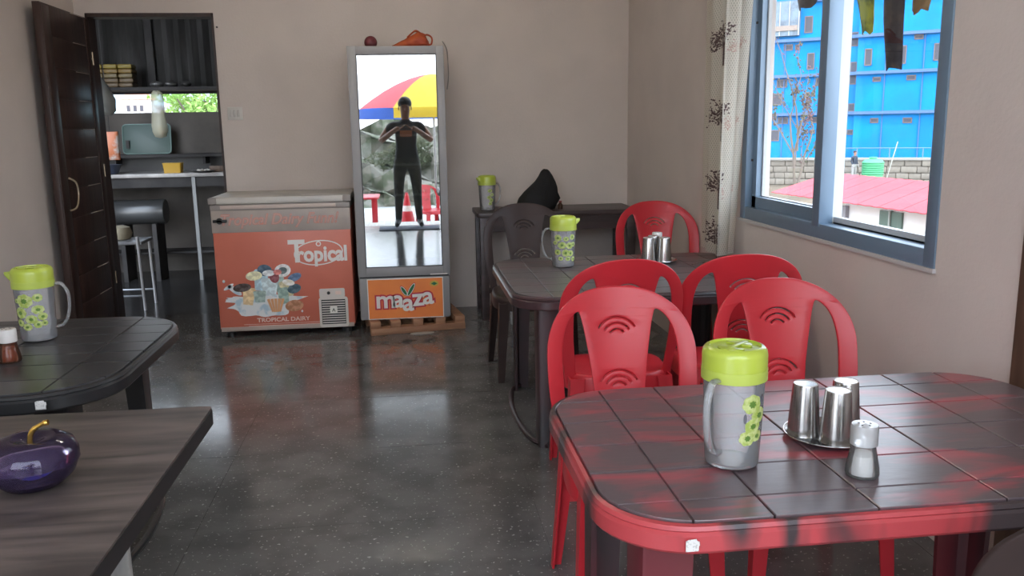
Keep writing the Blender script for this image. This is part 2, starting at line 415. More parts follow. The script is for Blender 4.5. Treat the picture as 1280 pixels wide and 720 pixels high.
def chair(m, label, loc, rz, group, sz=1, sxy=1):
    t = thing('plastic_chair', label, 'chair', loc, rz, group)
    t.scale = (sxy, sxy, sz)
    me = CH_BACK.copy(); obj('backrest', me, m, t, ang=50)
    seat_mb().build('seat', m, t, ang=60)
    for sx in (-1, 1):
        leg_mb(sx, True).build('leg', m, t, ang=30); leg_mb(sx, False).build('leg', m, t, ang=30)
    return t
G1 = 'red chairs between the two tables'
chair(M_red, 'red plastic chair at the red table, behind the water jug by the aisle', (.635, 2.30, 0), R_(0), G1, 1.07, .92)
chair(M_red, 'red plastic chair at the red table, next to the window wall', (1.165, 2.33, 0), R_(-3), G1, 1.07, .92)
chair(M_red, 'red plastic chair drawn up to the dark table, on its aisle side', (.785, 3.24, 0), R_(180), G1, 1.095, .94)
chair(M_red, 'red plastic chair drawn up to the dark table, on its window side', (1.285, 3.26, 0), R_(172), G1, 1.095, .95)
chair(M_red, 'tall dull red plastic chair in the corner beside the curtain', (1.47, 4.74, 0), R_(-2), None, 1.115)
chair(M_brown, 'glossy dark brown plastic chair beside the black bag', (.69, 4.78, 0), R_(2), None, 1.12)
chair(M_brown, 'dark brown plastic chair pushed under the near side of the red table', (1.165, 1.345, 0), R_(176), None)

# ------------------------------------------------------------------ plastic tables with moulded tiles
def table(name, label, cx, cy, w, d, zt, cols, rows, mt, mtile, mleg, mskirt, rz=0, corner=.17, leg_in=.10, legw=.105, base=None, bow=0.0, leg_iny=None):
    t = thing(name, label, 'table', (cx, cy, 0), rz)
    pl = rrect(w, d, corner, 10)
    if bow: pl = [(x+math.copysign(bow*(1-(2*y/d)**2), x), y) for x, y in pl]
    def off(s): return [(x*(1-2*s/w), y*(1-2*s/d)) for x, y in pl]
    sk = MB()
    sk.loft([[(x, y, z) for x, y in off(s)] for s, z in ((.03, zt-.018), (.012, zt-.004), (.004, zt-.006), (0, zt-.013), (.003, zt-.017), (-.002, zt-.023), (-.002, zt-.052), (.002, zt-.058), (.012, zt-.058), (.012, zt-.026), (.04, zt-.024))], caps=False)
    sk.build('rim', mskirt, t, ang=30)
    MB().prism(off(.028), zt-.024, zt-.0065).build('top_panel', mt, t, smooth=False)
    inner = off(.017)
    X = [-w]+cols+[w]; Y = [-d]+rows+[d]; g = .0022
    for i in range(len(X)-1):
        for j in range(len(Y)-1):
            p = clip(inner, X[i]+g, X[i+1]-g, Y[j]+g, Y[j+1]-g)
            q = []
            for a in p:
                if not q or (abs(a[0]-q[-1][0])+abs(a[1]-q[-1][1])) > .002: q.append(a)
            if len(q) < 3: continue
            ar = abs(sum(q[k-1][0]*q[k][1]-q[k][0]*q[k-1][1] for k in range(len(q))))/2
            if ar < 2e-4: continue
            c0 = (sum(a[0] for a in q)/len(q), sum(a[1] for a in q)/len(q))
            sm = [(c0[0]+(a[0]-c0[0])*.985, c0[1]+(a[1]-c0[1])*.98) for a in q]
            MB().loft([[(x, y, zt-.012) for x, y in q], [(x, y, zt-.0018) for x, y in q], [(x, y, zt-.0004) for x, y in sm]]).build('tile', mtile, t, ang=20)
    for sx in (-1, 1):
        for sy in (-1, 1):
            loops = []
            for z, k in ((zt-.03, 1.0), (zt-.2, .97), (.3, .88), (0, .8)):
                x, y = sx*(w/2-leg_in), sy*(d/2-(leg_iny or leg_in)); a = legw*k; th = .014; r = .018
                q = [(-sx*a, 0), (-sx*r, 0), (-sx*r*.3, -sy*r*.3), (0, -sy*r), (0, -sy*a), (-sx*th, -sy*a), (-sx*th, -sy*(th+r)), (-sx*(th+r), -sy*th), (-sx*a, -sy*th)]
                loops.append([(x+i, y+j, z) for i, j in q])
            MB().loft(loops).build('leg', mleg, t, ang=35)
    if base:
        for sx in base:
            x = sx*(w/2-leg_in-.02); e = d/2-leg_in
            MB().tube(spline([(x-sx*.02, -e, .012), (x+sx*.045, -e*.75, .012), (x+sx*.075, 0, .012), (x+sx*.045, e*.75, .012), (x-sx*.02, e, .012)], 7), .013, 8).build('foot_rail', mleg, t)
    return t
M_tred = mat('red_black_skirt', (.44, .055, .062), .32, c2=(.045, .03, .032), scale=3.2, stretch=(1.6, 1.6, .35), detail=3, lo=.44, hi=.55, distort=.6)
M_ttop = mat('red_black_tile', (.115, .084, .090), .30, spec=.7, c2=(.36, .070, .085), scale=2.6, stretch=(1.0, 3.4, 1), detail=4, lo=.49, hi=.63, distort=.7, bump=.06, bscale=14)
M_tgrv = mat('groove_glint', (.24, .15, .16), .4)  # pale grooves: specular glints off the tile edges put into the colour
M_tleg = mat('maroon_leg', (.14, .022, .028), .35, c2=(.045, .022, .025), scale=3, stretch=(2, 2, .3), lo=.45, hi=.6)
ft = table('dining_table', 'red and black mottled plastic table with moulded tile top', .985, 1.79, 1.28, .83, .705,
      [-.49, -.335, -.13, .13, .335, .49], [-.31, -.157, -.004, .15, .303], M_tgrv, M_ttop, M_tleg, M_tred, leg_in=.085, legw=.11, bow=.012, leg_iny=.135)
M_dk = mat('dark_grey_plastic', (.085, .075, .076), .32, spec=.7, c2=(.12, .075, .078), scale=3, stretch=(.8, 3, 1), lo=.5, hi=.68, bump=.05, bscale=14)
M_dks = mat('dark_skirt', (.040, .034, .035), .32, c2=(.065, .032, .035), scale=3)
rt = table('dining_table', 'dark grey plastic tile-top table by the curtain, holding a jug and tumblers', 1.082, 4.015, 1.29, 1.12, .705,
      [-.49, -.335, -.13, .13, .335, .49], [-.42, -.25, -.085, .085, .25, .42], M_dks, M_dk, M_dks, M_dks, leg_in=.10, legw=.10, base=(-1,), bow=.015)
M_bk = mat('black_plastic', (.030, .030, .032), .30, c2=(.042, .042, .045), scale=4, bump=.05, bscale=14)
M_bks = mat('black_skirt', (.022, .022, .023), .30)
lt = table('dining_table', 'black plastic table by the left wall, holding a flowered jug', -1.50, 2.93, 1.22, 1.04, .705,
      [-.45, -.15, .15, .45], [-.36, -.19, -.06, .07, .2, .33, .43], M_bks, M_bk, M_bks, M_bks, leg_in=.13, legw=.10, corner=.24, bow=.015, base=(1,))
# torn white stickers (their codes left out)
M_stick = mat('sticker_paper', (.68, .66, .63), .6, c2=(.45, .43, .41), scale=220, lo=.55, hi=.62)
def sticker(label, x, y, z, w, h, nm='paper_sticker'):
    e = [(-w/2, -h/2), (w*.42, -h/2), (w*.44, -h*.1), (w/2, -h*.02), (w*.47, h*.28), (w*.3, h*.34), (w*.26, h/2), (-w*.3, h*.46), (-w/2, h*.36)]
    o = flat(nm, e, M_stick, None, (x, y, z)); return tag(o, label, 'sticker')
sticker('small torn white sticker on the red table rim', .487, 1.3718, .668, .026, .024)
sticker('small square grey sticker on the black table rim', -1.040, 2.4078, .676, .030, .026)

# laminate table, front left
M_lam = mat('laminate_wood', (.135, .105, .092), .42, c2=(.048, .038, .035), scale=3.2, stretch=(.9, 7, 1), detail=8, lo=.36, hi=.64, distort=.5)
M_edge = mat('laminate_edge', (.018, .016, .016), .4)
lm = thing('laminate_table', 'wood-grain laminate table with a dark edge, holding the purple bowl', 'table', (-1.05, 1.62, 0), R_(-.6))
pl = rrect(1.02, 1.23, .018, 4)
MB().prism(pl, .660, .700).build('edge_band', M_edge, lm, smooth=False)
MB().prism([(x*.997, y*.997) for x, y in pl], .700, .705).build('tabletop', M_lam, lm, smooth=False)
M_frame = mat('table_panel_pale', (.40, .385, .35), .5, c2=(.32, .305, .28), scale=5, stretch=(5, 5, .6))
bx(-.42, .345, .36, .384, 0, .661).build('end_panel', M_frame, lm, bevel=.002)
bx(-.42, .345, -.50, -.476, 0, .661).build('end_panel', M_frame, lm, bevel=.002)
bx(-.05, -.03, -.476, .36, .30, .661).build('modesty_panel', M_edge, lm, smooth=False)

# long table along the back wall
M_ft = mat('dark_wood', (.060, .042, .042), .4, c2=(.04, .028, .028), scale=3, stretch=(.6, 6, 6))
bt = thing('long_table', 'dark wooden side table along the back wall, in the corner', 'table', (1.09, 6.37, 0))
MB().prism(rrect(1.20, .50, .02, 3), .765, .80).build('tabletop', M_ft, bt, bevel=.004)
for y in (-.225, .21): bx(-.55, .55, y-.012, y+.012, .66, .766).build('apron', M_ft, bt, smooth=False)
for x in (-.55, .55):
    for y in (-.21, .20): bx(x-.03, x+.03, y-.03, y+.03, 0, .766).build('leg', M_ft, bt, bevel=.003)
bx(-.55, .55, -.012, .012, .16, .20).build('stretcher', M_ft, bt, smooth=False)
for x in (-.55, .55): bx(x-.014, x+.014, -.2, .2, .14, .20).build('stretcher', M_ft, bt, smooth=False)

# ------------------------------------------------------------------ chest freezer
M_frz = mat('freezer_orange', (.62, .175, .115), .38, c2=(.57, .155, .10), scale=3)
M_frzg = mat('freezer_grey', (.42, .36, .32), .45, c2=(.36, .31, .28), scale=4)
M_lid = mat('freezer_lid', (.60, .57, .52), .4, c2=(.50, .48, .45), scale=5)
M_trim = mat('freezer_trim', (.30, .27, .25), .5)
M_pale = mat('print_pale', (.80, .62, .54), .5); M_wht = mat('print_white', (.80, .77, .73), .5); M_blk = mat('black_parts', (.015, .015, .015), .45)
fz = thing('chest_freezer', 'orange and grey chest freezer with ice-cream print by the doorway', 'freezer', (-.868, 6.24, 0))
fy = -.30
bx(-.462, .462, fy, .30, .06, .885).build('body', M_frz, fz, bevel=.008)
bx(-.464, .464, fy-.0035, fy+.05, .735, .885).build('front_band', M_frzg, fz, bevel=.002)
bx(-.466, .466, fy-.004, .302, .885, .925).build('rim', M_trim, fz, bevel=.004)
bx(-.40, .37, fy-.007, fy+.01, .895, .920).build('rim_strip', mat('strip_beige', (.55, .45, .40), .5), fz, bevel=.002)
ld = bx(-.47, .47, fy-.012, .30, .926, .975).build('lid', M_lid, fz, bevel=.012)
bx(-.474, -.42, fy-.016, fy+.03, .930, .972).build('corner_cap', M_trim, ld, bevel=.004)
bx(.42, .474, fy-.016, fy+.03, .930, .972).build('corner_cap', M_trim, ld, bevel=.004)
for x in (-.40, .40):
    for y in (-.24, .24): MB().lathe([(.03, 0), (.03, .03), (.012, .034), (.012, .062)], 12, (x, y, 0)).build('caster', M_blk, fz)
bx(-.455, .455, fy-.003, fy+.02, .045, .075).build('kick_strip', mat('kick_pale', (.45, .36, .31), .6), fz, bevel=.002)
lk = bx(-.452, -.36, fy-.022, fy-.003, .806, .826).build('lock', M_blk, fz, bevel=.003)
MB().lathe([(.022, 0), (.018, .014)], 14).map(lambda x, y, z: (x-.41, fy-.008-z, y+.816)).build('lock_barrel', M_blk, lk)
F = fy-.0045
text('printed_lettering', 'Tropical Dairy Funn!', .105, mat('print_pink', (.62, .24, .19), .5), fz, (-.02, F, .818), shear=.28, offset=.002, sx=.90)
text('printed_lettering', 'Tropical Dairy Funn!', .105, mat('print_pinkgrey', (.52, .40, .35), .5), fz, (-.02, F-.0013, .818), shear=.28, offset=-.0022, sx=.90)
F = fy-.0012
text('brand_lettering', 'T', .215, M_wht, fz, (.088, F-.0016, .585), offset=.006, sx=.85)
text('brand_lettering', 'ropical', .148, M_wht, fz, (.258, F-.0014, .566), offset=.005, sx=.86)
flat('brand_oval', ellipse(.168, .088, 40, tilt=.08), M_wht, fz, (.235, F, .578), holes=[ellipse(.160, .080, 40, tilt=.08)])
flat('brand_ring', ellipse(.018, .018, 20), M_wht, fz, (.238, F, .640), holes=[ellipse(.011, .011, 20)])
# milk splash with ice-cream cups
random.seed(3)
spl = []
for k in range(60):
    a = 2*math.pi*k/60
    r = 1+.10*math.sin(5*a+.4)+.08*math.sin(11*a)+(.16 if k in (26, 30, 34, 57, 2) else 0)
    spl.append((.235*r*math.cos(a), .078*r*math.sin(a)+.02*math.cos(2*a)))
M_milk = mat('print_milk', (.76, .78, .78), .5, c2=(.46, .60, .68), scale=14, lo=.5, hi=.6)
flat('milk_print', spl, M_milk, fz, (-.155, F, .235))
flat('milk_print', ellipse(.020, .055, 14, tilt=.9), M_milk, fz, (-.345, F, .335)); flat('milk_print', ellipse(.012, .04, 14, tilt=-1.0), M_milk, fz, (-.385, F, .36))
flat('milk_print', ellipse(.009, .011, 12), M_milk, fz, (-.415, F, .40)); flat('milk_print', ellipse(.007, .009, 12), M_milk, fz, (.10, F, .17))
cups = [('t', -.165, .400, .070, .110, (.42, .58, .64), .10), ('t', -.050, .405, .062, .100, (.34, .46, .42), -.15), ('t', -.110, .350, .080, .090, (.55, .66, .68), .05),
        ('t', .005, .335, .060, .085, (.62, .56, .34), -.25), ('t', -.255, .290, .060, .090, (.74, .54, .30), .15), ('e', -.295, .352, .044, .022, (.05, .03, .025), .1),
        ('t', -.020, .285, .055, .085, (.28, .40, .34), -.1), ('e', .050, .212, .045, .030, (.44, .20, .10), .1), ('t', -.180, .285, .060, .060, (.30, .40, .36), .0),
        ('e', -.135, .468, .036, .030, (.05, .10, .15), -.2), ('e', -.015, .462, .040, .034, (.72, .73, .70), .2), ('e', -.015, .462, .022, .018, (.10, .14, .14), .2),
        ('e', .062, .412, .036, .020, (.10, .17, .30), .4), ('e', .056, .332, .034, .024, (.05, .10, .13), .3), ('e', -.210, .432, .040, .024, (.70, .68, .44), .1),
        ('e', -.075, .425, .024, .036, (.24, .06, .07), .2), ('e', -.110, .448, .030, .016, (.66, .70, .72), 0), ('e', -.050, .452, .020, .014, (.62, .20, .18), 0), ('e', .02, .378, .030, .016, (.84, .80, .66), -.2)]
for k, (ty, x, z, a, b, c, ti) in enumerate(cups):
    a, b = a*1.4, b*1.35
    m = mat('print_cup_%d' % k, c, .5, c2=tuple(min(1, q*1.35+.06) for q in c), scale=30, lo=.45, hi=.6)
    pl = ellipse(a, b, 18, tilt=ti) if ty == 'e' else [(-a*.38, -b*.5), (a*.38, -b*.5), (a*.52, b*.42), (a*.40, b*.50), (-a*.40, b*.50), (-a*.52, b*.42)]
    flat('ice_cream_print', pl, m, fz, (x, F-.0013-.0002*k, z), rot=(R_(90), 0 if ty == 'e' else ti, 0))
for k in range(5):
    flat('wafer_print', [(-.006, -.05), (.006, -.05), (.010, .045), (-.010, .045)], mat('print_wafer', (.76, .40, .20), .5), fz, (-.112+k*.019, F-.0050, .222), rot=(R_(90), R_(-16+8*k), 0))
text('small_print', 'TROPICAL DAIRY', .040, M_pale, fz, (-.03, F, .116), offset=.001, sx=1.15)
for k in range(3): bx(-.30+.03*k, .28-.02*k, F-.0006, F+.0006, .088-.012*k, .0905-.012*k).build('small_print_line', M_pale, fz, smooth=False)
# vent
vt = flat('vent_plate', rrect(.20, .215, .018, 4)+[], mat('vent_white', (.66, .61, .56), .45), fz, (.318, fy-.002, .155), depth=.008)
flat('vent_control', rrect(.175, .062, .01, 3), MATS['vent_white'], fz, (.312, fy-.0015, .292), depth=.007)
MB().lathe([(.012, 0), (.009, .012)], 12).map(lambda x, y, z: (x+.288, fy-.004-z, y+.292)).build('thermostat_knob', M_blk, fz)
bx(.335, .375, fy-.0065, fy-.004, .279, .305).build('rating_label', M_pale, fz, smooth=False)
vb = bx(.235, .40, fy-.0075, fy-.0055, .07, .245).build('vent_opening', M_blk, fz, smooth=False)
sl_ = MB()
for k in range(10): sl_.box(.238, .397, fy-.010, fy-.007, .078+.0168*k, .085+.0168*k)
tag(sl_.build('vent_slats', MATS['vent_white'], fz, smooth=False), None, kind='stuff')
flat('vent_badge', rrect(.05, .05, .008, 3), M_wht, fz, (.318, fy-.0115, .172), depth=.003)
flat('badge_mark', [(-.012, -.012), (0, .014), (.012, -.012), (.006, -.012), (0, .003), (-.006, -.012)], M_blk, fz, (.318, fy-.0137, .172))

# ------------------------------------------------------------------ display fridge on pallet
M_fg = mat('fridge_grey', (.30, .295, .30), .45, c2=(.27, .265, .27), scale=3)
M_fo = mat('fridge_orange', (.90, .27, .06), .4, c2=(.84, .235, .055), scale=4)
fr = thing('display_fridge', 'tall grey glass-door drinks fridge with an orange front panel', 'fridge', (-.048, 6.235, 0))
y0 = -.335
M_fin = mat('fridge_inside', (.30, .31, .32), .5)
bx(-.318, -.295, y0+.04, .30, .092, 1.95).build('side_panel', M_fg, fr, bevel=.004)
bx(.295, .318, y0+.04, .30, .092, 1.95).build('side_panel', M_fg, fr, bevel=.004)
bx(-.296, .296, .27, .30, .092, 1.95).build('back_panel', M_fin, fr, smooth=False)
bx(-.318, .318, y0+.04, .30, 1.925, 1.952).build('top_panel', M_fg, fr, bevel=.004)
bx(-.296, .296, y0+.04, .29, .40, .43).build('inner_floor', M_fin, fr, smooth=False)
bx(-.314, .314, y0+.005, .28, .092, .388).build('compressor_case', M_fg, fr, bevel=.006)
bx(-.31, .31, y0+.012, y0+.05, .389, .399).build('vent_gap', M_blk, fr, smooth=False)
for z in (.73, .95, 1.16, 1.36):
    s = bx(-.292, .292, y0+.075, y0+.083, z, z+.016).build('shelf', M_white, fr, smooth=False)
    wi = MB()
    for k in range(12): wi.box(-.285+.05*k, -.281+.05*k, y0+.083, .26, z+.004, z+.008)
    wi.build('shelf_wires', M_white, s, smooth=False)
dr = MB().box(-.320, -.263, y0, y0+.038, .40, 1.955).box(.270, .320, y0, y0+.038, .40, 1.955).box(-.264, .271, y0, y0+.038, .40, .462).box(-.264, .271, y0, y0+.038, 1.902, 1.955)
do = dr.build('door', M_fg, fr, bevel=.003)
M_mir = pane('fridge_glass', .35, gcol=(.93, .95, .95), tint=(.75, .78, .78))
bx(-.264, .271, y0+.012, y0+.015, .461, 1.903).build('pane', M_mir, do, smooth=False)
for (a, b, c, d) in ((-.264, -.258, .462, 1.902), (.265, .271, .462, 1.902), (-.264, .271, .462, .467), (-.264, .271, 1.897, 1.902)):
    bx(a, b, y0+.006, y0+.02, c, d).build('seal', M_blk, do, smooth=False)
text_y = y0+.005
bx(-.262, .268, text_y-.0025, text_y+.001, .094, .383).build('front_sheet', M_wht, fr, smooth=False)
bx(-.256, .262, text_y-.004, text_y, .100, .377).build('orange_sheet', M_fo, fr, smooth=False)
M_mred = mat('print_red', (.55, .03, .06), .5); M_leaf = mat('print_green', (.02, .16, .06), .5)
bY = text_y-.0046
let = [('m', -.138, .230, 0.0), ('a', -.050, .232, -.05), ('a', .018, .205, 0), ('z', .088, .238, .05), ('a', .158, .248, .06)]
for ch, x, z, rt_ in let:
    text('logo_outline', ch, .175, M_mred, fr, (x, bY, z), rot=(R_(90), -rt_, 0), offset=.014, sx=1.05)
for ch, x, z, rt_ in let:
    text('logo_letter', ch, .175, M_wht, fr, (x, bY-.0016, z), rot=(R_(90), -rt_, 0), offset=.004, sx=1.05)
for s, x, z, k in ((.9, -.008, .292, .034), (-.85, .042, .30, .046)):
    flat('logo_leaf', ellipse(.018, k+.010, 18), M_mred, fr, (x, bY-.0008, z), rot=(R_(90), -s*.62, 0))
    flat('logo_leaf', ellipse(.0145, k+.005, 18), M_wht, fr, (x, bY-.0022, z), rot=(R_(90), -s*.62, 0))
    flat('logo_leaf', ellipse(.010, k, 18), M_leaf, fr, (x, bY-.0036, z), rot=(R_(90), -s*.62, 0))
flat('corner_emblem', ellipse(.030, .020, 20), mat('emblem_yellow', (.62, .45, .07), .5), fr, (.205, bY, .338))
flat('corner_emblem', [(-.022, 0), (0, .013), (.022, 0), (0, -.013)], M_leaf, fr, (.205, bY-.0014, .338))
bx(.18, .30, y0-.004, y0+.002, .402, .408).build('door_badge', M_wht, fr, smooth=False)
# pallet
M_pal = mat('pallet_wood', (.42, .22, .12), .65, c2=(.30, .15, .085), scale=5, stretch=(.6, 6, 6), detail=6)
pa = thing('wooden_pallet', 'low wooden slat pallet under the display fridge', 'pallet', (-.015, 6.20, 0), R_(9))
for y in (-.30, 0, .28): bx(-.335, .335, y-.045, y+.045, .0, .046).build('runner_board', M_pal, pa, bevel=.002)
for x in (-.30, -.16, 0, .16, .30): bx(x-.035, x+.035, -.33, .32, .062 if False else .046, .091).build('slat', M_pal, pa, bevel=.002)
sc_ = MB().prism([(a, b) for a, b in ellipse(.085, .03, 14)], .001, .006).build('paper_scrap', mat('scrap_paper', (.40, .37, .33), .7), None, (.06, 5.815, 0), (0, 0, R_(8)))
tag(sc_, 'flat scrap of pale paper on the floor below the pallet', 'paper scrap')

def clear(name, col, diff, ttint, tint=None, rough=.08):
    """thin clear plastic or glass: transparency, a little diffuse body, and Fresnel gloss on top."""
    if name in MATS: return MATS[name]
    m = bpy.data.materials.new(name); m.use_nodes = True; t = m.node_tree; t.nodes.remove(t.nodes['Principled BSDF'])
    out = t.nodes['Material Output']; N = t.nodes.new
    tr = N('ShaderNodeBsdfTransparent'); tr.inputs[0].default_value = (tuple(q*ttint for q in tint) if tint else (ttint,)*3)+(1,)
    df = N('ShaderNodeBsdfDiffuse'); df.inputs[0].default_value = tuple(col)+(1,)
    m1 = N('ShaderNodeMixShader'); m1.inputs[0].default_value = diff
    t.links.new(tr.outputs[0], m1.inputs[1]); t.links.new(df.outputs[0], m1.inputs[2])
    gl = N('ShaderNodeBsdfGlossy'); gl.inputs['Roughness'].default_value = rough
    lw = N('ShaderNodeFresnel'); lw.inputs['IOR'].default_value = 1.4
    m2 = N('ShaderNodeMixShader'); t.links.new(lw.outputs[0], m2.inputs[0]); t.links.new(m1.outputs[0], m2.inputs[1]); t.links.new(gl.outputs[0], m2.inputs[2])
    t.links.new(m2.outputs[0], out.inputs[0]); MATS[name] = m
    return m
# ------------------------------------------------------------------ jugs
M_plas = clear('clear_plastic', (.84, .85, .87), .22, .97)
M_plas2 = clear('clear_plastic_handle', (.80, .82, .83), .22, .95)
M_water = clear('water', (.80, .86, .88), .06, .93)
M_lime = mat('lime_plastic', (.45, .54, .065), .30, c2=(.41, .50, .055), scale=4, coat=.2)
M_lime2 = mat('lime_skirt', (.50, .60, .10), .35, trans=.12)
M_petal = mat('petal_print', (.56, .62, .26), .5, c2=(.36, .46, .09), scale=90); M_ctr = mat('petal_centre', (.10, .20, .03), .5); M_bud = mat('bud_print', (.12, .12, .14), .5)
def jr(z): return .0565+.0085*max(0, z)/.215
def jug(label, loc, rz, water, flowers, seed, buds=()):
    t = thing('water_jug', label, 'jug', loc, rz, 'flowered plastic water jugs')
    rnd = random.Random(seed)
    MB().lathe([(.012, .0025), (.050, .002), (.0555, .006), (.0565, .012)]+[(jr(z), z) for z in (.06, .11, .16, .205)]+[(jr(.205)-.0025, .205)]+[(jr(z)-.0025, z) for z in (.16, .11, .06, .014)]+[(.050, .008), (.012, .0065)], 40).build('body', M_plas, t)
    hp = spline([(.062, 0, .196), (.088, 0, .196), (.106, 0, .165), (.108, 0, .12), (.098, 0, .075), (.080, 0, .048), (.060, 0, .042)], 6)
    MB().tube(hp, .0085, 10, flat=.62).build('handle', M_plas2, t)
    if water:
        MB().lathe([(.010, .0075), (.049, .009), (.0525, .015)]+[(jr(z)-.0035, z) for z in (water*.5, water)]+[(.01, water)], 40).build('water', M_water, t)
    ld = MB().lathe([(.0655, .198), (.0672, .198), (.0672, .243), (.0655, .252), (.060, .2585), (.0535, .2605), (.0525, .2555), (.010, .2545)], 44).build('lid', M_lime, t)
    MB().lathe([(.0660, .1905), (.0682, .1905), (.0682, .214), (.0660, .214)], 44).build('lid_skirt', M_lime2, ld)
    for s in (-1, 1):
        MB().prism([(s*(.008+.036*math.cos(a)), .030*math.sin(a)) for a in [R_(-80+160*k/10) for k in range(11)]], .2550, .2585).build('lid_inset', M_lime, ld, bevel=.001)
    bx(-.046, .046, -.007, .007, .2548, .2600).build('lid_bar', M_lime, ld, bevel=.002)
    MB().loft([[(-.062, -.022, .214), (-.062, .022, .214), (-.062, .020, .246), (-.062, -.020, .246)], [(-.086, -.004, .236), (-.086, .004, .236), (-.086, .005, .247), (-.086, -.005, .247)]]).build('spout', M_lime2, ld, bevel=.001)
    for (az, z, r) in flowers:
        n = 28; ph = rnd.uniform(0, 6); el = rnd.uniform(.72, .95)
        def P(rr, a, dr):
            u, v = rr*math.cos(a), rr*math.sin(a)*el
            R = jr(z+v)+dr; q = R_(az)+u/R
            return (R*math.cos(q), R*math.sin(q), z+v)
        def ring(k, dr, w=.13): return [P(r*k*(1+w*abs(math.cos(3.5*2*math.pi*i/n+ph))), 2*math.pi*i/n, dr) for i in range(n)]
        f = MB().loft([ring(1, .0004), ring(1, .001), ring(.55, .0012), ring(.05, .0013)], caps=False).build('flower_print', M_petal, t)
        MB().loft([ring(.30, .0016, .5), ring(.15, .0019, .5), ring(.03, .0019)], caps=False).build('flower_centre', M_ctr, f)
    for (az, z) in buds:
        R = jr(z)+.0008; n = 10
        MB().loft([[(R*math.cos(R_(az)+.004*k*math.cos(a)/R), R*math.sin(R_(az)+.004*k*math.cos(a)/R), z+.011*k*math.sin(a)) for a in [2*math.pi*i/n for i in range(n)]] for k in (1, .05)], caps=False).build('bud_print', M_bud, t)
    return t
fl1 = [(0, .148, .0185), (17, .122, .0175), (4, .100, .016), (-6, .075, .015), (14, .077, .0135)]
jug('lime-lidded plastic jug of water on the red table', (.664, 1.645, .7046), R_(-140), .083, [(66+a*1.15, z, r*1.12) for a, z, r in fl1], 1, [(52, .118), (92, .155)])
fl2 = [(a+random.uniform(-6, 6), z, r) for a, z, r in [(60, .155, .017), (95, .150, .014), (130, .158, .015), (75, .118, .02), (112, .115, .018), (140, .120, .015), (60, .082, .016), (90, .078, .018), (122, .075, .017), (45, .13, .012), (100, .048, .013), (70, .05, .012), (135, .045, .013)]]
jug('lime-lidded flowered jug on the dark grey table beside the steel tumblers', (.777, 4.243, .7046), R_(178), .06, fl2, 2)
fl3 = [(-100, .150, .026), (-60, .160, .015), (-62, .118, .019), (-118, .108, .020), (-85, .085, .018), (-50, .092, .015), (-125, .072, .014), (-100, .058, .015), (-66, .066, .013), (-46, .068, .010), (-128, .15, .010)]
jug('lime-lidded flowered jug on the black table by the left wall', (-1.314, 3.099, .7046), R_(8), 0, [(a-8, z, r) for a, z, r in fl3], 3)
jug('lime-lidded flowered jug on the dark side table by the back wall', (.585, 6.33, .80), R_(20), 0, [(-90+a, z, r) for a, z, r in [(-5, .15, .016), (10, .12, .015), (-12, .10, .014), (6, .08, .015), (-3, .055, .013)]], 4)

# ------------------------------------------------------------------ tumblers, trays, shakers
M_steel = mat('steel', (.50, .49, .475), .22, metal=1, c2=(.42, .41, .40), scale=6, stretch=(1, 1, .1))
M_steelb = mat('steel_base', (.78, .78, .77), .38, metal=.6)
def tumbler(label, loc, group, s=1.0):
    t = thing('steel_tumbler', label, 'tumbler', loc, 0, group); t.scale = (s, s, s)
    MB().lathe([(.0350, .006), (.0368, .001), (.0378, .003), (.0368, .006), (.0362, .012), (.0282, .118), (.0272, .1215)], 36).build('cup', M_steel, t)
    MB().lathe([(.0272, .1212), (.0262, .1228), (.0245, .1215), (.004, .1210)], 36).build('base', M_steelb, t)
    return t
def tray(label, loc, r):
    t = thing('steel_tray', label, 'tray', loc)
    MB().lathe([(.004, .001), (r*.80, .001), (r*.90, .005), (r, .011), (r+.002, .0125), (r, .0135), (r*.88, .0065), (r*.78, .003), (.004, .003)], 48).build('dish', M_steel, t)
    MB().tube([((r+.001)*math.cos(2*math.pi*k/48), (r+.001)*math.sin(2*math.pi*k/48), .0125) for k in range(48)], .0018, 6, closed=True).build('rolled_rim', M_steel, t)
    return t
tray('round steel tray under the tumblers on the red table', (.938, 1.752, .7046), .098)
g = 'inverted tumblers on the red table'
tumbler('upturned steel tumbler on the red table tray, beside the jug', (.887, 1.772, .7078), g)
tumbler('upturned steel tumbler on the red table tray, beside the salt shaker', (.935, 1.713, .7078), g)
tumbler('upturned steel tumbler on the red table tray, on the window side', (.987, 1.776, .7078), g)
tray('round steel tray under the tumblers on the dark grey table', (1.285, 4.29, .7046), .105)
g = 'inverted tumblers on the dark grey table'
for x, y, q in ((1.235, 4.27, 'on the aisle side'), (1.315, 4.255, 'on the curtain side'), (1.28, 4.335, 'between the other two and the shaker')):
    tumbler('upturned steel tumbler on the dark grey table tray, '+q, (x, y, .7078), g, 1.05)
def shaker(label, loc, mg, mc, fill, h=.112):
    t = thing('salt_shaker', label, 'shaker', loc)
    s = h/.112
    MB().lathe([(.012, .002), (.0315, .001), (.0335, .006), (.0325, .02), (.0275, .045), (.0240, .062), (.0240, .072), (.0215, .072), (.0215, .062), (.0250, .045), (.0295, .02), (.0300, .006), (.012, .004)], 28).map(lambda x, y, z: (x, y, z*s)).build('bottle', mg, t)
    MB().lathe([(.010, .0045), (.0296, .0065), (.0291, .020), (.0268, .034), (.0244, .046), (.018, .050), (.006, .052)], 24).map(lambda x, y, z: (x, y, z*s)).build('contents', fill, t)
    cp = MB().lathe([(.0260, .068), (.0272, .069), (.0272, .106), (.0255, .111), (.004, .112)], 28).map(lambda x, y, z: (x, y, z*s)).build('cap', mc, t)
    for k in range(5): MB().lathe([(.0022, .1118*s), (.002, .1126*s)], 8, (.012*math.cos(k*1.257), .012*math.sin(k*1.257), 0)).build('hole', M_blk, cp)
    return t
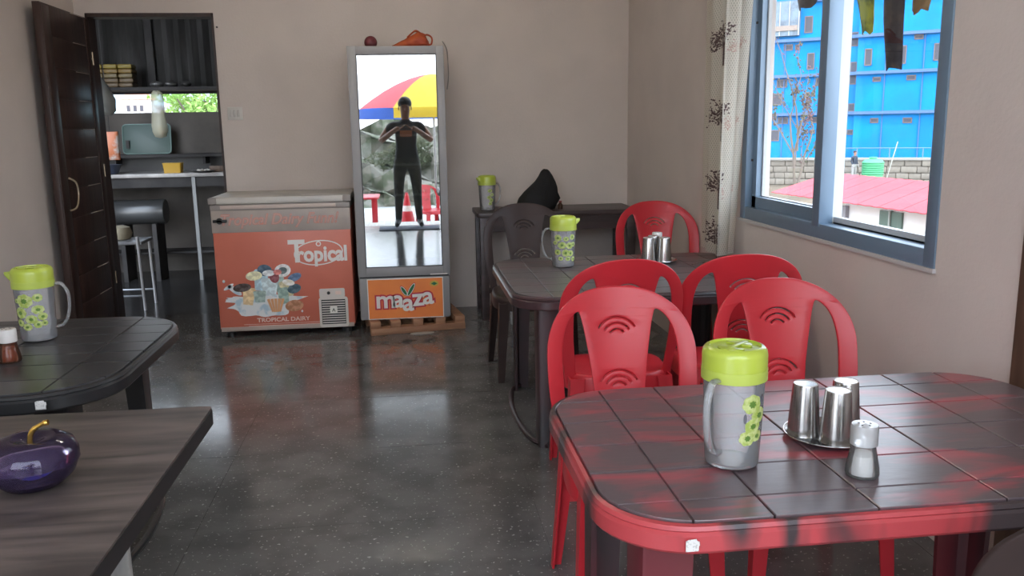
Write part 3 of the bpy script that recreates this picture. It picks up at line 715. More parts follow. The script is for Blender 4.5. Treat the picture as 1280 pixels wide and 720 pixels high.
M_salt = mat('salt', (.80, .79, .76), .8); M_shk = clear('shaker_glass', (.8, .8, .78), .12, .95)
M_cap = clear('shaker_cap', (.8, .8, .8), .42, .95)
shaker('clear salt shaker half full of white salt on the red table', (.902, 1.540, .7046), M_shk, M_cap, M_salt, .110)
shaker('small shaker of pinkish salt with a white cap on the black table', (-1.284, 2.80, .7046), clear('shaker_amber', (.30, .14, .09), .15, .8, tint=(.9, .62, .48)), mat('cap_white', (.62, .60, .57), .4), mat('pink_salt', (.72, .36, .22), .8), .108)
shaker('white-capped salt shaker behind the tumblers on the dark grey table', (1.335, 4.455, .7046), M_shk, mat('cap_bright', (.82, .81, .78), .4), M_salt, .135)
sp_ = thing('teaspoon', 'small steel spoon lying beside the tray on the dark grey table', 'spoon', (1.475, 4.17, .7052), R_(35))
MB().lathe([(.001, 0), (.014, .0015), (.016, .004), (.012, .0035), (.001, .002)], 16, (.05, 0, 0), 1.4).build('bowl', M_steel, sp_)
MB().tube([(.03, 0, .004), (0, 0, .007), (-.06, 0, .003)], [.003, .0025, .004], 6, flat=.5).build('handle', M_steel, sp_)

# ------------------------------------------------------------------ purple apple-shaped bowl
M_purp = clear('purple_clear', (.15, .10, .24), .13, 1, tint=(.84, .77, .92))
M_gold = mat('gold_stem', (.72, .46, .10), .25, metal=.9)
ab = thing('apple_bowl', 'translucent purple apple-shaped lidded bowl with a gold stem', 'bowl', (-.790, 1.760, .7048))
MB().lathe([(.010, .003), (.045, .002), (.058, .006), (.078, .026), (.0865, .048), (.0865, .050), (.083, .050), (.075, .027), (.055, .009), (.010, .006)], 40).build('bowl', M_purp, ab)
MB().lathe([(.0875, .049), (.0890, .051), (.0885, .056)], 40, caps=False).build('seam_rim', M_purp, ab)
MB().lathe([(.0868, .052), (.086, .070), (.078, .088), (.060, .099), (.040, .101), (.022, .095), (.008, .088), (.004, .085), (.004, .087), (.020, .0975), (.040, .1035), (.061, .1015), (.080, .090), (.0885, .071), (.0885, .052)], 40).build('lid', M_purp, ab)
MB().tube(spline([(.0, 0, .084), (.002, -.002, .105), (.012, -.004, .122), (.032, -.006, .134), (.042, -.006, .136)], 5), [.0055]*12+[.0045]*4+[.006]*5, 10).build('stem', M_gold, ab)
random.seed(5)
for k, c in enumerate(((.03, .06, .55), (.55, .55, .60), (.35, .06, .10), (.30, .22, .32), (.05, .08, .4))):
    a = k*1.26; sw = MB().ball((0, 0, 0), .020, 10, 6, sz=.6).build('wrapped_sweet', mat('sweet_%d' % k, c, .35), None, (-.790+.036*math.cos(a), 1.760+.036*math.sin(a)-.006, .7048+.024+.004*(k % 2)), (0, random.uniform(-.5, .5), a))
    tag(sw, ['deep blue wrapped sweet inside the purple bowl', 'silvery wrapped sweet inside the purple bowl', 'dark red wrapped sweet inside the purple bowl', 'mauve wrapped sweet inside the purple bowl', 'navy blue wrapped sweet inside the purple bowl'][k], 'sweet', 'sweets in the purple bowl')

# ------------------------------------------------------------------ back table: bag, bottles
M_bag = mat('black_cloth', (.012, .012, .013), .85, bump=.3, bscale=25)
bg_ = MB(); random.seed(11); lo_ = []
for z, a, b, ox in ((0, .135, .09, 0), (.03, .15, .10, 0), (.08, .150, .105, .01), (.13, .125, .09, .025), (.17, .10, .075, .045), (.21, .075, .055, .06), (.25, .052, .042, .07), (.28, .034, .03, .068), (.295, .012, .012, .066)):
    lo_.append([(ox+a*math.cos(t)*(1+.10*math.sin(3*t+z*14)+.05*random.uniform(-1, 1)), b*math.sin(t)*(1+.08*math.sin(4*t+z*20)), z+.006*math.sin(5*t)*(z > 0)) for t in [2*math.pi*k/26 for k in range(26)]])
bp = thing('black_bag', 'slouched black cloth bag on the side table behind the brown chair', 'bag', (.955, 6.30, .80))
bg_.loft(lo_).build('bag_body', M_bag, bp, ang=80)
MB().tube(spline([(.03, -.095, .05), (.05, -.11, .14), (.09, -.07, .22), (.085, -.03, .27)], 5), .010, 8, flat=.5).build('strap', M_bag, bp)
bt_ = thing('sauce_bottle', 'small brown glass bottle on the side table beside the black bag', 'bottle', (1.128, 6.27, .80))
MB().lathe([(.004, 0), (.017, 0), (.018, .004), (.018, .035), (.010, .045), (.010, .052)], 16).build('bottle', mat('brown_glass', (.07, .035, .02), .15, spec=.7), bt_)
MB().lathe([(.0115, .050), (.0115, .062), (.003, .063)], 14).build('cap', mat('cap_red', (.28, .06, .05), .4), bt_)
wb_ = thing('water_bottle', 'clear plastic water bottle with a blue label standing on the floor', 'bottle', (.735, 5.98, 0))
MB().lathe([(.006, .001), (.031, .001), (.034, .008), (.034, .07), (.032, .08), (.034, .09), (.034, .19), (.030, .21), (.014, .235), (.013, .25)], 22).build('bottle', mat('pet_plastic', (.62, .66, .70), .12, trans=.45), wb_)
MB().lathe([(.0347, .10), (.0347, .165)], 22, caps=False).build('label_band', mat('label_blue', (.08, .20, .45), .5), wb_)
MB().lathe([(.0155, .245), (.0155, .268), (.004, .269)], 14).build('cap', mat('cap_blue', (.15, .25, .45), .4), wb_)

# ------------------------------------------------------------------ things on top of the fridge
M_maroon = mat('maroon_ball', (.16, .028, .035), .55, c2=(.10, .02, .025), scale=12, bump=.3, bscale=20)
b1 = thing('maroon_ball', 'small round dark red ball lying on top of the fridge', 'ball', (-.215, 6.10, 1.952))
MB().ball((0, 0, .044), .044, 22, 14).build('ball', M_maroon, b1)
MB().tube(spline([(.03, -.01, .016), (.09, -.03, .010), (.115, -.03, .012)], 5), .006, 6).build('cord', mat('cord_brown', (.12, .06, .05), .7), b1)
M_net = mat('orange_net', (.50, .10, .025), .6, c2=(.36, .055, .02), scale=9, bump=.5, bscale=30)
nb_ = thing('orange_bag', 'crumpled orange plastic bag with a loop on top of the fridge', 'bag', (.085, 6.10, 1.952))
random.seed(4); lo_ = []
for x, r in ((-.175, .006), (-.13, .018), (-.09, .030), (-.05, .040), (-.01, .050), (.03, .058), (.065, .052), (.09, .034), (.10, .010)):
    lo_.append([(x+.006*random.uniform(-1, 1), r*1.15*math.cos(t)*(1+.16*math.sin(3*t+x*40)), max(.001, r*.92+r*.92*math.sin(t)*(1+.2*math.sin(4*t+x*30)))) for t in [2*math.pi*k/18 for k in range(18)]])
MB().loft(lo_).build('bag_body', M_net, nb_, ang=80)
MB().tube(spline([(.055, -.01, .085), (.09, -.015, .092), (.118, -.015, .07), (.112, -.01, .03), (.08, -.01, .03)], 6), .010, 8, flat=.6).build('loop', M_net, nb_)
MB().tube(spline([(-.05, -.02, .075), (-.02, -.025, .10), (.01, -.02, .118), (.045, -.01, .098)], 5), .012, 8, flat=.5).build('fold', M_net, nb_)
st_ = bx(-.06, .06, -.012, .012, 0, .012).build('dark_strip', M_blk, None, (-.285, 6.06, 1.953), bevel=.002); tag(st_, 'short dark strip beside the maroon ball on the fridge', 'strip')
st_ = bx(-.028, .028, -.014, .014, 0, .010).build('dark_clip', M_kdark, None, (.205, 6.02, 1.953), bevel=.002); tag(st_, 'small dark clip at the corner of the fridge top', 'clip')
cb = MB().tube(spline([(.285, 6.30, 2.02), (.32, 6.50, 1.99), (.335, 6.642, 1.95), (.338, 6.642, 1.80), (.325, 6.642, 1.70)], 6), .004, 6).build('power_cable', mat('cable_grey', (.30, .28, .26), .6), None)
tag(cb, 'thin grey cable on the wall beside the fridge', 'cable')

# ------------------------------------------------------------------ curtain
def curtain_mat():
    m = bpy.data.materials.new('curtain_cloth'); m.use_nodes = True; t = m.node_tree; p = t.nodes['Principled BSDF']; out = t.nodes['Material Output']
    tcn = t.nodes.new('ShaderNodeTexCoord'); v = t.nodes.new('ShaderNodeTexVoronoi'); v.inputs['Scale'].default_value = 1.0; v.inputs['Randomness'].default_value = 0
    mp = t.nodes.new('ShaderNodeMapping'); mp.inputs['Scale'].default_value = (62, 62, 62); mp.inputs['Rotation'].default_value = (0, 0, .785)
    t.links.new(tcn.outputs['UV'], mp.inputs[0]); t.links.new(mp.outputs[0], v.inputs['Vector'])
    r = t.nodes.new('ShaderNodeValToRGB'); r.color_ramp.elements[0].position = .27; r.color_ramp.elements[1].position = .33
    r.color_ramp.elements[0].color = (.58, .55, .47, 1); r.color_ramp.elements[1].color = (.84, .80, .71, 1)
    t.links.new(v.outputs['Distance'], r.inputs[0]); t.links.new(r.outputs[0], p.inputs['Base Color']); p.inputs['Roughness'].default_value = .85
    tl = t.nodes.new('ShaderNodeBsdfTranslucent'); t.links.new(r.outputs[0], tl.inputs[0])
    ms = t.nodes.new('ShaderNodeMixShader'); ms.inputs[0].default_value = .5
    t.links.new(p.outputs[0], ms.inputs[1]); t.links.new(tl.outputs[0], ms.inputs[2]); t.links.new(ms.outputs[0], out.inputs[0])
    return m
def csurf(u, z):
    """u 0..1 from the window side to the corner side -> (x, y)"""
    k = (z-.72)/1.28
    xa, ya = 1.722, 4.335-.15*k
    if u < .45: t = u/.45; x = xa+(1.598-xa)*t; y = ya+(4.245-.03*k-ya)*t
    else: t = (u-.45)/.55; x = 1.598+.045*t; y = 4.245-.03*k+(4.625-4.245+.03*k)*t
    b = math.sin(math.pi*min(1, u/.45)) if u < .45 else math.sin(math.pi*t)
    x -= .014*math.sin(u*19+.3*math.sin(z*2.1))*b; y -= .010*math.sin(u*23+z*.6)*b
    return x, y
ct = thing('curtain', 'cream dotted curtain printed with brown trees beside the window', 'curtain', (0, 0, 0))
nu, nz = 60, 50
me = bpy.data.meshes.new('cloth'); vs_ = []; fs_ = []; uv_ = []
for j in range(nz+1):
    z = .728+1.842*j/nz
    for i in range(nu+1):
        x, y = csurf(i/nu, z); vs_.append((x, y, z)); uv_.append((i/nu*.85, z))
for j in range(nz):
    for i in range(nu):
        a = j*(nu+1)+i; fs_.append((a, a+nu+1, a+nu+2, a+1))
me.from_pydata(vs_, [], fs_); ul = me.uv_layers.new(name='UVMap')
for l in me.loops: ul.data[l.index].uv = uv_[l.vertex_index]
co_ = obj('cloth', me, curtain_mat(), ct, ang=180)
M_tree = mat('tree_print', (.10, .062, .058), .8); M_treep = mat('tree_print_pale', (.55, .36, .30), .8)
def tree_print(u0, z0, s, seed, m, parent):
    rnd = random.Random(seed); mb = MB()
    def W(a, b, d=.0016):
        u = u0-a*1.5/.52; z = z0+b
        u = min(.995, max(.005, u)); x, y = csurf(u, z); return (x-d, y, z)
    def leaf(a, b, r):
        mb.add([W(a-r, b), W(a, b-r*.7), W(a+r, b), W(a, b+r*.7)], [(0, 1, 2, 3)])
    def branch(a0, b0, a1, b1, w):
        n = 6
        for k in range(n):
            t, q = k/n, (k+1)/n
            mb.add([W(a0+(a1-a0)*t-w, b0+(b1-b0)*t), W(a0+(a1-a0)*t+w, b0+(b1-b0)*t), W(a0+(a1-a0)*q+w*.8, b0+(b1-b0)*q), W(a0+(a1-a0)*q-w*.8, b0+(b1-b0)*q)], [(0, 1, 2, 3)])
    branch(0, -.10*s, 0, .0, .007*s); branch(-.012*s, -.105*s, .012*s, -.105*s, .004*s)
    for k in range(11):
        a = R_(205-k*15); L = rnd.uniform(.075, .125)*s; ex, ez = L*1.05*math.cos(a)-.02*s, L*.75*math.sin(a)+.02*s
        branch(0, -.01*s, ex, ez, .0025*s)
        for q in range(17):
            t = rnd.uniform(.35, 1.1); leaf(ex*t+rnd.uniform(-.02, .02)*s, ez*t+rnd.uniform(-.014, .014)*s, rnd.uniform(.0045, .0075)*s)
    return tag(mb.build('tree_print', m, parent, smooth=False), None, kind='stuff')
for k, z in enumerate((2.20, 1.80, 1.425, 1.075, .80)):
    tree_print(.47 if k % 2 else .45, z, 1.0, k, M_tree, ct)
    tree_print(.16, z-.03, .55, k+20, M_treep, ct)
MB().tube([(1.665, 3.9, 2.60), (1.665, 4.72, 2.60)], .012, 10).build('curtain_rod', M_steel, ct)
for k in range(6): MB().tube([(1.665+.02*math.cos(a), 4.1+.1*k, 2.59+.02*math.sin(a)) for a in [2*math.pi*q/12 for q in range(12)]], .003, 6, closed=True).build('ring', M_steel, ct)

# ------------------------------------------------------------------ kitchen
M_ctr = mat('counter_top', (.55, .52, .49), .3, c2=(.36, .33, .31), scale=7)
kc_ = thing('kitchen_counter', 'white-topped kitchen counter below the strip opening', 'counter', (-2.3, 8.72, 0))
bx(-1.25, 1.2, -.33, .32, .995, 1.03).build('counter_top', M_ctr, kc_, bevel=.004)
bx(-1.25, 1.2, -.30, -.27, .90, .994).build('apron', M_kdark, kc_, smooth=False)
bx(-1.25, 1.2, .30, .325, 1.03, 1.17).build('tile_upstand', mat('upstand_grey', (.07, .066, .063), .5), kc_, smooth=False)
for x in (-.55, .28, 1.1): bx(x-.016, x+.016, -.31, -.278, 0, .995).build('leg', mat('leg_white', (.34, .34, .335), .4), kc_, smooth=False)
bx(-1.2, 1.15, .02, .30, .22, .24).build('lower_shelf', M_kdark, kc_, smooth=False)
ks = thing('wall_shelf', 'dark narrow shelf fixed to the kitchen wall above the counter', 'shelf', (-2.3, 8.93, 1.20))
bx(-1.25, .55, -.12, .115, -.03, 0).build('board', M_kdark, ks, smooth=False)
for x in (-.55, .3): bx(x-.012, x+.012, -.10, .115, -.10, -.03).build('bracket', M_kdark, ks, smooth=False)
gb = thing('serving_tray', 'teal green rounded tray leaning against the kitchen wall', 'tray', (-2.545, 8.87, 1.20), 0)
tr_ = MB().prism(rrect(.46, .29, .035, 6), 0, .012).map(lambda x, y, z: (x, .10-.06+y*.14-z, y+.150))
tr_.build('tray_face', mat('teal', (.055, .10, .085), .4), gb, bevel=.002)
MB().tube([(x, .04+y*.14-.012, y+.150) for x, y in rrect(.455, .285, .035, 6)], .006, 6, closed=True).build('tray_rim', mat('teal_rim', (.11, .20, .175), .4), gb)
bx(-.195, -.165, .00, .012, .06, .14).build('grip_slot', M_kdark, gb, smooth=False)
yb = thing('yellow_box', 'small yellow plastic box on the kitchen counter', 'box', (-2.22, 8.52, 1.03))
MB().loft([[(x*k, y*k, z) for x, y in rrect(.17, .11, .015, 4)] for z, k in ((0, .92), (.085, 1.0), (.09, 1.04), (.095, 1.04))]).build('box', mat('yellow_plastic', (.58, .34, .04), .45), yb)
bl = thing('steel_bowl', 'dark blue enamel basin on the kitchen counter', 'basin', (-2.80, 8.52, 1.03))
MB().lathe([(.05, 0), (.07, .002), (.105, .085), (.112, .09), (.10, .085), (.065, .008), (.02, .006)], 26).build('basin', mat('blue_enamel', (.035, .045, .075), .35), bl)
pt = thing('food_plate', 'dark plate of peeled garlic on the kitchen counter', 'plate', (-1.93, 8.47, 1.03))
MB().lathe([(.05, 0), (.075, .004), (.10, .016), (.098, .019), (.07, .008), (.01, .006)], 26).build('plate', mat('dark_plate', (.05, .045, .045), .4), pt)
for k in range(6):
    gl = MB().ball((0, 0, 0), .016, 10, 6, sz=.8).build('garlic_bulb', mat('garlic', (.62, .58, .52), .6), None, (-1.93+.05*math.cos(k*1.05), 8.47+.05*math.sin(k*1.05), 1.03+.021))
    tag(gl, 'pale garlic bulb on the dark plate in the kitchen', 'garlic', 'garlic bulbs on the plate')
wbx = bx(-.10, .10, -.05, .05, 0, .055).build('wooden_box', M_trimwood, None, (-1.80, 8.62, 1.03), bevel=.004); tag(wbx, 'low brown wooden box beside the garlic plate', 'box')
M_poly = mat('polythene', (.62, .60, .46), .25, trans=.45)
hb = thing('hanging_bag', 'clear polythene bag of food hanging in the strip opening', 'bag', (-2.262, 8.34, 1.36))
random.seed(9); lo_ = []
for z, r in ((0, .012), (.012, .05), (.06, .068), (.12, .066), (.20, .058), (.28, .055), (.34, .055), (.38, .052), (.41, .045), (.43, .03)):
    lo_.append([(r*math.cos(t)*(1+.10*math.sin(5*t+z*20)), r*.7*math.sin(t)*(1+.10*math.sin(4*t)), z) for t in [2*math.pi*k/20 for k in range(20)]])
MB().loft(lo_).build('bag_film', M_poly, hb, ang=80)
for k, (x, z, c) in enumerate(((-.025, .045, (.035, .05, .03)), (.022, .05, (.36, .22, .10)), (0, .085, (.42, .34, .16)))):
    MB().ball((x, 0, z), .034, 12, 8).build('food_lump', mat('food_%d' % k, c, .6), hb)
MB().tube([(0, 0, .42), (0, 0, 1.54)], .003, 5).build('string', M_kdark, hb)
# packets on a high shelf
hs = thing('packet_shelf', 'dark plank shelf of packets above the strip opening', 'shelf', (-2.75, 8.80, 1.84))
bx(-.75, 1.4, -.14, .18, -.03, 0).build('board', M_kdark, hs, smooth=False)
M_pk = [mat('packet_%d' % k, c, .45) for k, c in enumerate(((.30, .22, .04), (.24, .15, .04), (.20, .15, .07), (.15, .10, .05)))]
random.seed(2)
for r in range(5):
    for c in range(3):
        o = bx(-.065, .065, -.08, .08, 0, .042).build('food_packet', M_pk[min(3, (4-r)//1 if r < 4 else 0)], None, (-2.905+.136*c, 8.78+.01*(r % 2), 1.841+.0435*r), (0, 0, random.uniform(-.05, .05)), bevel=.014)
        tag(o, ['brown food packet at the bottom of the stack on the high kitchen shelf', 'tan food packet low in the stack on the high kitchen shelf', 'olive food packet mid-stack on the high kitchen shelf', 'dull yellow food packet high in the stack on the kitchen shelf', 'bright yellow food packet topping the stack on the kitchen shelf'][r], 'packet', 'food packets row %d on the kitchen shelf' % (r+1))
for k in range(3):
    o = MB().ball((0, 0, .03), .04, 12, 8, sz=.75, sx=1.6).build('foil_bundle', mat('foil', (.16, .155, .15), .3, metal=.5), None, (-2.38+.14*k, 8.80, 1.842), (0, 0, k*.6))
    tag(o, 'crumpled silvery bundle on the high kitchen shelf', 'bundle', 'silvery bundles on the kitchen shelf')
# drum and stool, hanging sacks behind the door leaf
dm = thing('metal_drum', 'dark metal drum lying under the kitchen counter', 'drum', (-2.57, 8.56, .66))
MB().lathe([(.02, -.235), (.115, -.235), (.12, -.225), (.12, .225), (.115, .235), (.02, .235)], 28).map(lambda x, y, z: (z, y, x)).build('drum', mat('drum_grey', (.10, .10, .10), .3, metal=.5), dm)
for x in (-.15, .15): bx(x-.02, x+.02, -.14, .14, -.66, -.105).build('stand', M_kdark, dm, smooth=False)
sk_ = thing('steel_stool', 'pale steel frame stool just inside the kitchen doorway', 'stool', (-2.30, 7.18, 0))
M_stool = mat('stool_steel', (.30, .30, .31), .35, metal=.6)
bx(-.17, .17, -.15, .17, .535, .56).build('seat', M_stool, sk_, bevel=.004)
for x in (-.15, .15):
    for y in (-.15, .15): MB().tube([(x*1.02, y, .0), (x*.95, y, .60 if y < 0 else .535)], .013, 8).build('leg', M_stool, sk_)
for y in (-.15, .15): MB().tube([(-.15, y, .12), (.15, y, .12)], .008, 6).build('brace', M_stool, sk_)
pm = MB().lathe([(.02, 0), (.07, .005), (.085, .05), (.07, .10), (.02, .115)], 18).build('cloth_bundle', mat('cloth_tan', (.26, .22, .15), .8), None, (-2.33, 7.20, .562)); tag(pm, 'tan cloth bundle on the kitchen stool', 'bundle')
sk2 = thing('grey_sack', 'grey plastic sack hanging behind the door in the kitchen', 'sack', (-2.33, 7.05, 1.55)); lo_ = []
for z, r, ox in ((0, .02, .05), (.03, .06, .04), (.12, .085, .02), (.22, .075, -.01), (.29, .04, -.03), (.32, .012, -.035)):
    lo_.append([(ox+r*math.cos(t)*(1+.12*math.sin(4*t+z*20)), r*.8*math.sin(t), z+.01*math.sin(3*t)*(z > .01)) for t in [2*math.pi*k/18 for k in range(18)]])
MB().loft(lo_).build('sack_body', mat('sack_grey', (.24, .25, .24), .45), sk2, ang=80)
MB().tube([(-.035, 0, .31), (-.04, 0, 1.34)], .003, 5).build('string', M_kdark, sk2)
ob = thing('snack_packet', 'orange and white snack packet hanging behind the door in the kitchen', 'packet', (-2.365, 7.28, 1.20))
MB().loft([[(x*k, y*k*q, z) for x, y in rrect(.13, .06, .028, 4)] for z, k, q in ((0, 1, .1), (.02, 1, .7), (.10, 1, 1), (.20, 1, .7), (.225, 1, .1))]).build('packet', mat('snack_orange', (.50, .16, .07), .4, c2=(.62, .58, .54), scale=7, lo=.48, hi=.55), ob)
MB().tube([(0, 0, .22), (.0, 0, 1.69)], .003, 5).build('string', M_kdark, ob)

# ------------------------------------------------------------------ outside the right window
M_grnd = mat('dry_ground', (.16, .125, .092), .95, spec=0, c2=(.11, .092, .07), scale=.35, detail=8)
M_blue = mat('blue_paint', (.008, .20, .50), .8, spec=.1, c2=(.010, .165, .46), scale=.4)
M_ledge = mat('ledge_blue', (.06, .13, .28), .7)
M_bwin = mat('far_window_frame', (.17, .14, .13), .8, spec=.1); M_bpane = mat('far_window_pane', (.07, .07, .085), .5, spec=.2)
struct('ground', bx(-160, 160, -40, 260, -3.1, -2.9), M_grnd, smooth=False)
ab_ = thing('apartment_building', 'bright blue painted apartment block seen through the window', 'building', (37.6, 64.89, 0), math.atan2(-.6, .8))
bx(-16, 9, 0, 9, -2.9, 15).build('wall', M_blue, ab_, smooth=False)
bx(-1.9, 9, -.45, .2, -2.9, 15).build('front_bay', M_blue, ab_, smooth=False)
for z in (2.0, 5.1, 7.95, 11.0):
    bx(-16, -1.7, -.40, .01, z-.14, z+.10).build('ledge', M_ledge, ab_, smooth=False)
    bx(-1.95, 9, -.80, -.44, z-.14, z+.10).build('ledge', M_ledge, ab_, smooth=False)
WL = [(-6.16, -5.51, 8.46, 9.79), (-5.83, -5.25, 5.54, 6.87), (-7.74, -7.01, 7.15, 7.65), (-6.82, -6.47, 7.15, 7.60), (-8.2, -7.34, 4.18, 4.85), (-8.69, -7.73, 2.75, 3.72), (-5.81, -5.47, 3.37, 3.77), (-5.39, -5.05, 3.37, 3.77),
      (-1.36, -.82, 5.62, 6.93), (1.02, 1.65, 5.64, 7.03), (2.12, 2.78, 7.41, 7.78), (-.68, -.06, 4.36, 4.73), (1.76, 2.44, 4.38, 4.78), (-2.45, -1.95, 4.23, 6.0), (-2.5, -1.95, 7.2, 8.3), (3.54, 4.2, 5.77, 7.06),
      (-5.06, -4.5, 4.21, 4.85), (-7.99, -7.14, 1.2, 1.75), (-8.69, -7.82, -.22, .71), (-5.23, -4.73, 1.23, 1.73), (-2.45, -1.95, .25, .67), (-.68, -.06, 1.16, 1.56), (1.7, 2.38, 1.12, 1.55), (-5.82, -5.48, .38, .71),
      (-5.34, -4.93, .37, .7), (-2.45, -1.95, 2.1, 2.75), (4.6, 5.2, 8.6, 9.9), (.3, .9, 8.6, 9.9), (-10.4, -9.8, 5.54, 6.87), (-10.4, -9.7, 2.6, 3.7)]
for a, b, c, d in WL:
    y = -.45 if a > -1.7 else 0
    wd = MB().box(a, b, y-.06, y+.02, c, c+.08).box(a, b, y-.06, y+.02, d-.08, d).box(a, a+.07, y-.06, y+.02, c, d).box(b-.07, b, y-.06, y+.02, c, d).build('window', M_bwin, ab_, smooth=False)
    bx(a+.07, b-.07, y-.03, y+.01, c+.08, d-.08).build('pane', M_bpane, wd, smooth=False)
# glazed balcony top left
bl_ = bx(-9.6, -6.5, -.5, .02, 8.3, 11.0).build('balcony', mat('balcony_grey', (.16, .21, .25), .8, c2=(.10, .12, .15), scale=1.2), ab_, smooth=False)
for k in range(5): bx(-9.6+.76*k, -9.53+.76*k, -.56, -.5, 8.3, 11.0).build('balcony_post', mat('post_white', (.34, .36, .38), .5), bl_, smooth=False)
bx(-8.4, -6.6, -.6, -.5, 8.7, 9.1).build('balcony_rail', mat('rail_tan', (.24, .19, .16), .6), bl_, smooth=False)
for s in (-7.6, -3.6, .2, 2.9): MB().tube([(s, -.52 if s > -1.9 else -.06, -2.8), (s, -.52 if s > -1.9 else -.06, 7.8)], .04, 6).build('drain_pipe', M_ledge, ab_)
# retaining wall: courses of rough stone blocks
M_stone = mat('stone', (.20, .175, .145), .9, c2=(.12, .108, .09), scale=1.1, detail=8, bump=.6, bscale=3); M_stone2 = mat('stone_pale', (.22, .195, .16), .9, c2=(.14, .125, .105), scale=1.3, detail=8, bump=.6, bscale=3)
P = Vector((29.4, 54.3, 0)); rw = thing('stone_wall', 'rough stone retaining wall at the foot of the blue building', 'wall', P, math.atan2(-5.0, 9.3))
bx(-14, 14, .05, .8, -2.9, -1.22).build('wall_core', M_stone, rw, smooth=False)
random.seed(8); share = [bx(-.5, .5, -.06, .16, 0, .40).build('stone', m_, rw, bevel=.05) for m_ in (M_stone, M_stone2)]
for o in share: o.location = (-10, 0, -2.88)
for r in range(4):
    x = -9.0+(r % 2)*.4
    while x < 9:
        o = random.choice(share).copy(); COL.objects.link(o); o.parent = rw; q = random.uniform(.55, 1.1)
        o.location = (x+q/2, random.uniform(-.05, .05), -2.88+.42*r); o.scale = (q*.97, 1, 1); x += q
bx(-14, 14, -.15, .85, -1.22, -1.08).build('coping', mat('coping_grey', (.24, .23, .21), .8), rw, smooth=False)
MB().tube([(-1.5, .2, -.42), (9, .2, -.45)], .03, 6).build('rail', mat('rail_dark', (.10, .16, .25), .6), rw)
for k in range(6): MB().tube([(-1.5+2.0*k, .2, -1.1), (-1.5+2.0*k, .2, -.42)], .03, 6).build('rail_post', MATS['rail_dark'], rw)
# green water tank
tk = thing('water_tank', 'green ribbed plastic water tank beyond the red roof', 'tank', (28.37, 49.43, -2.9))
pr = [(.60, 0.0), (.60, 1.02)]
for k in range(6): pr += [(.64, 1.06+.13*k), (.64, 1.12+.13*k), (.60, 1.15+.13*k)]
MB().lathe([(.05, 0)]+pr+[(.52, 1.90), (.22, 1.97), (.22, 2.03), (.05, 2.04)], 28).build('tank', mat('tank_green', (.06, .30, .14), .5), tk)
MB().lathe([(.24, 2.02), (.24, 2.08), (.03, 2.09)], 16).build('lid', mat('tank_lid', (.08, .40, .2), .5), tk)
for k in range(2): pass
pb = MB().tube([(29.45, 49.95, -2.9), (30.0, 49.6, .08)], .035, 6).build('leaning_pole', mat('pole_pale', (.35, .34, .3), .6), None); tag(pb, 'thin pale pole leaning beside the green tank', 'pole')
# kiosk with a red sheet roof
M_roof = mat('red_roof', (.44, .085, .095), .8, spec=0, c2=(.40, .078, .088), scale=.6)
M_kio = mat('kiosk_white', (.80, .79, .77), .8)
ki = thing('kiosk', 'white kiosk with a wide red sheet roof below the window', 'kiosk', (0, 0, -2.9))
eL, eR, fL, fR = Vector((5.825, 13.143, 3.2)), Vector((6.45, 6.8, 3.2)), Vector((8.2, 15.8, 3.32)), Vector((8.75, 8.6, 3.32))
n = 40; sheet = 14
for k in range(sheet):
    a0, a1 = k/sheet+.001, (k+1)/sheet-.001
    lp = []
    for (A, B) in ((eL, eR), (fL, fR)):
        up = []; dn = []
        for i in range(9):
            t = a0+(a1-a0)*i/8; p = A.lerp(B, t); z = .004*math.sin(i*math.pi/2)
            up.append((p.x, p.y, p.z+z)); dn.append((p.x, p.y, p.z+z-.012))
        lp.append(up+dn[::-1])
    MB().loft(lp).build('roof_sheet', M_roof, ki)
w0, w1, w2, w3 = eL.lerp(eR, .23)+Vector((.35, 0, 0)), eR+Vector((.35, .1, 0)), fR+Vector((-.4, 0, 0)), fL.lerp(fR, .42)+Vector((-.4, 0, 0))
MB().loft([[(p.x, p.y, 0) for p in (w0, w1, w2, w3)], [(p.x, p.y, p.z-.06) for p in (w0, w1, w2, w3)]]).build('wall', M_kio, ki, smooth=False)
def onw(t, z, off): 
    p = w0.lerp(w1, t); d = (w1-w0).normalized(); nrm = Vector((d.y, -d.x, 0)); nrm = nrm if nrm.x < 0 else -nrm
    return Vector((p.x, p.y, 0))+nrm*off+Vector((0, 0, z))
def wpanel(name, t0, t1, z0, z1, o0, o1, m):
    return MB().loft([[tuple(onw(t, z, o)) for t, z in ((t0, z0), (t1, z0), (t1, z1), (t0, z1))] for o in (o0, o1)]).build(name, m, ki, smooth=False)
M_kw = mat('kiosk_window_green', (.10, .16, .13), .3)
for t0 in (.172, .222): wpanel('window_pane', t0, t0+.045, 2.86, 3.11, -.02, .03, M_kw)
wpanel('window_post', .216, .223, 2.84, 3.12, -.02, .05, mat('kiosk_frame', (.30, .33, .30), .5))
wpanel('corner_post', 0, .02, 0, 3.1, -.02, .06, mat('kiosk_post', (.25, .24, .25), .6))
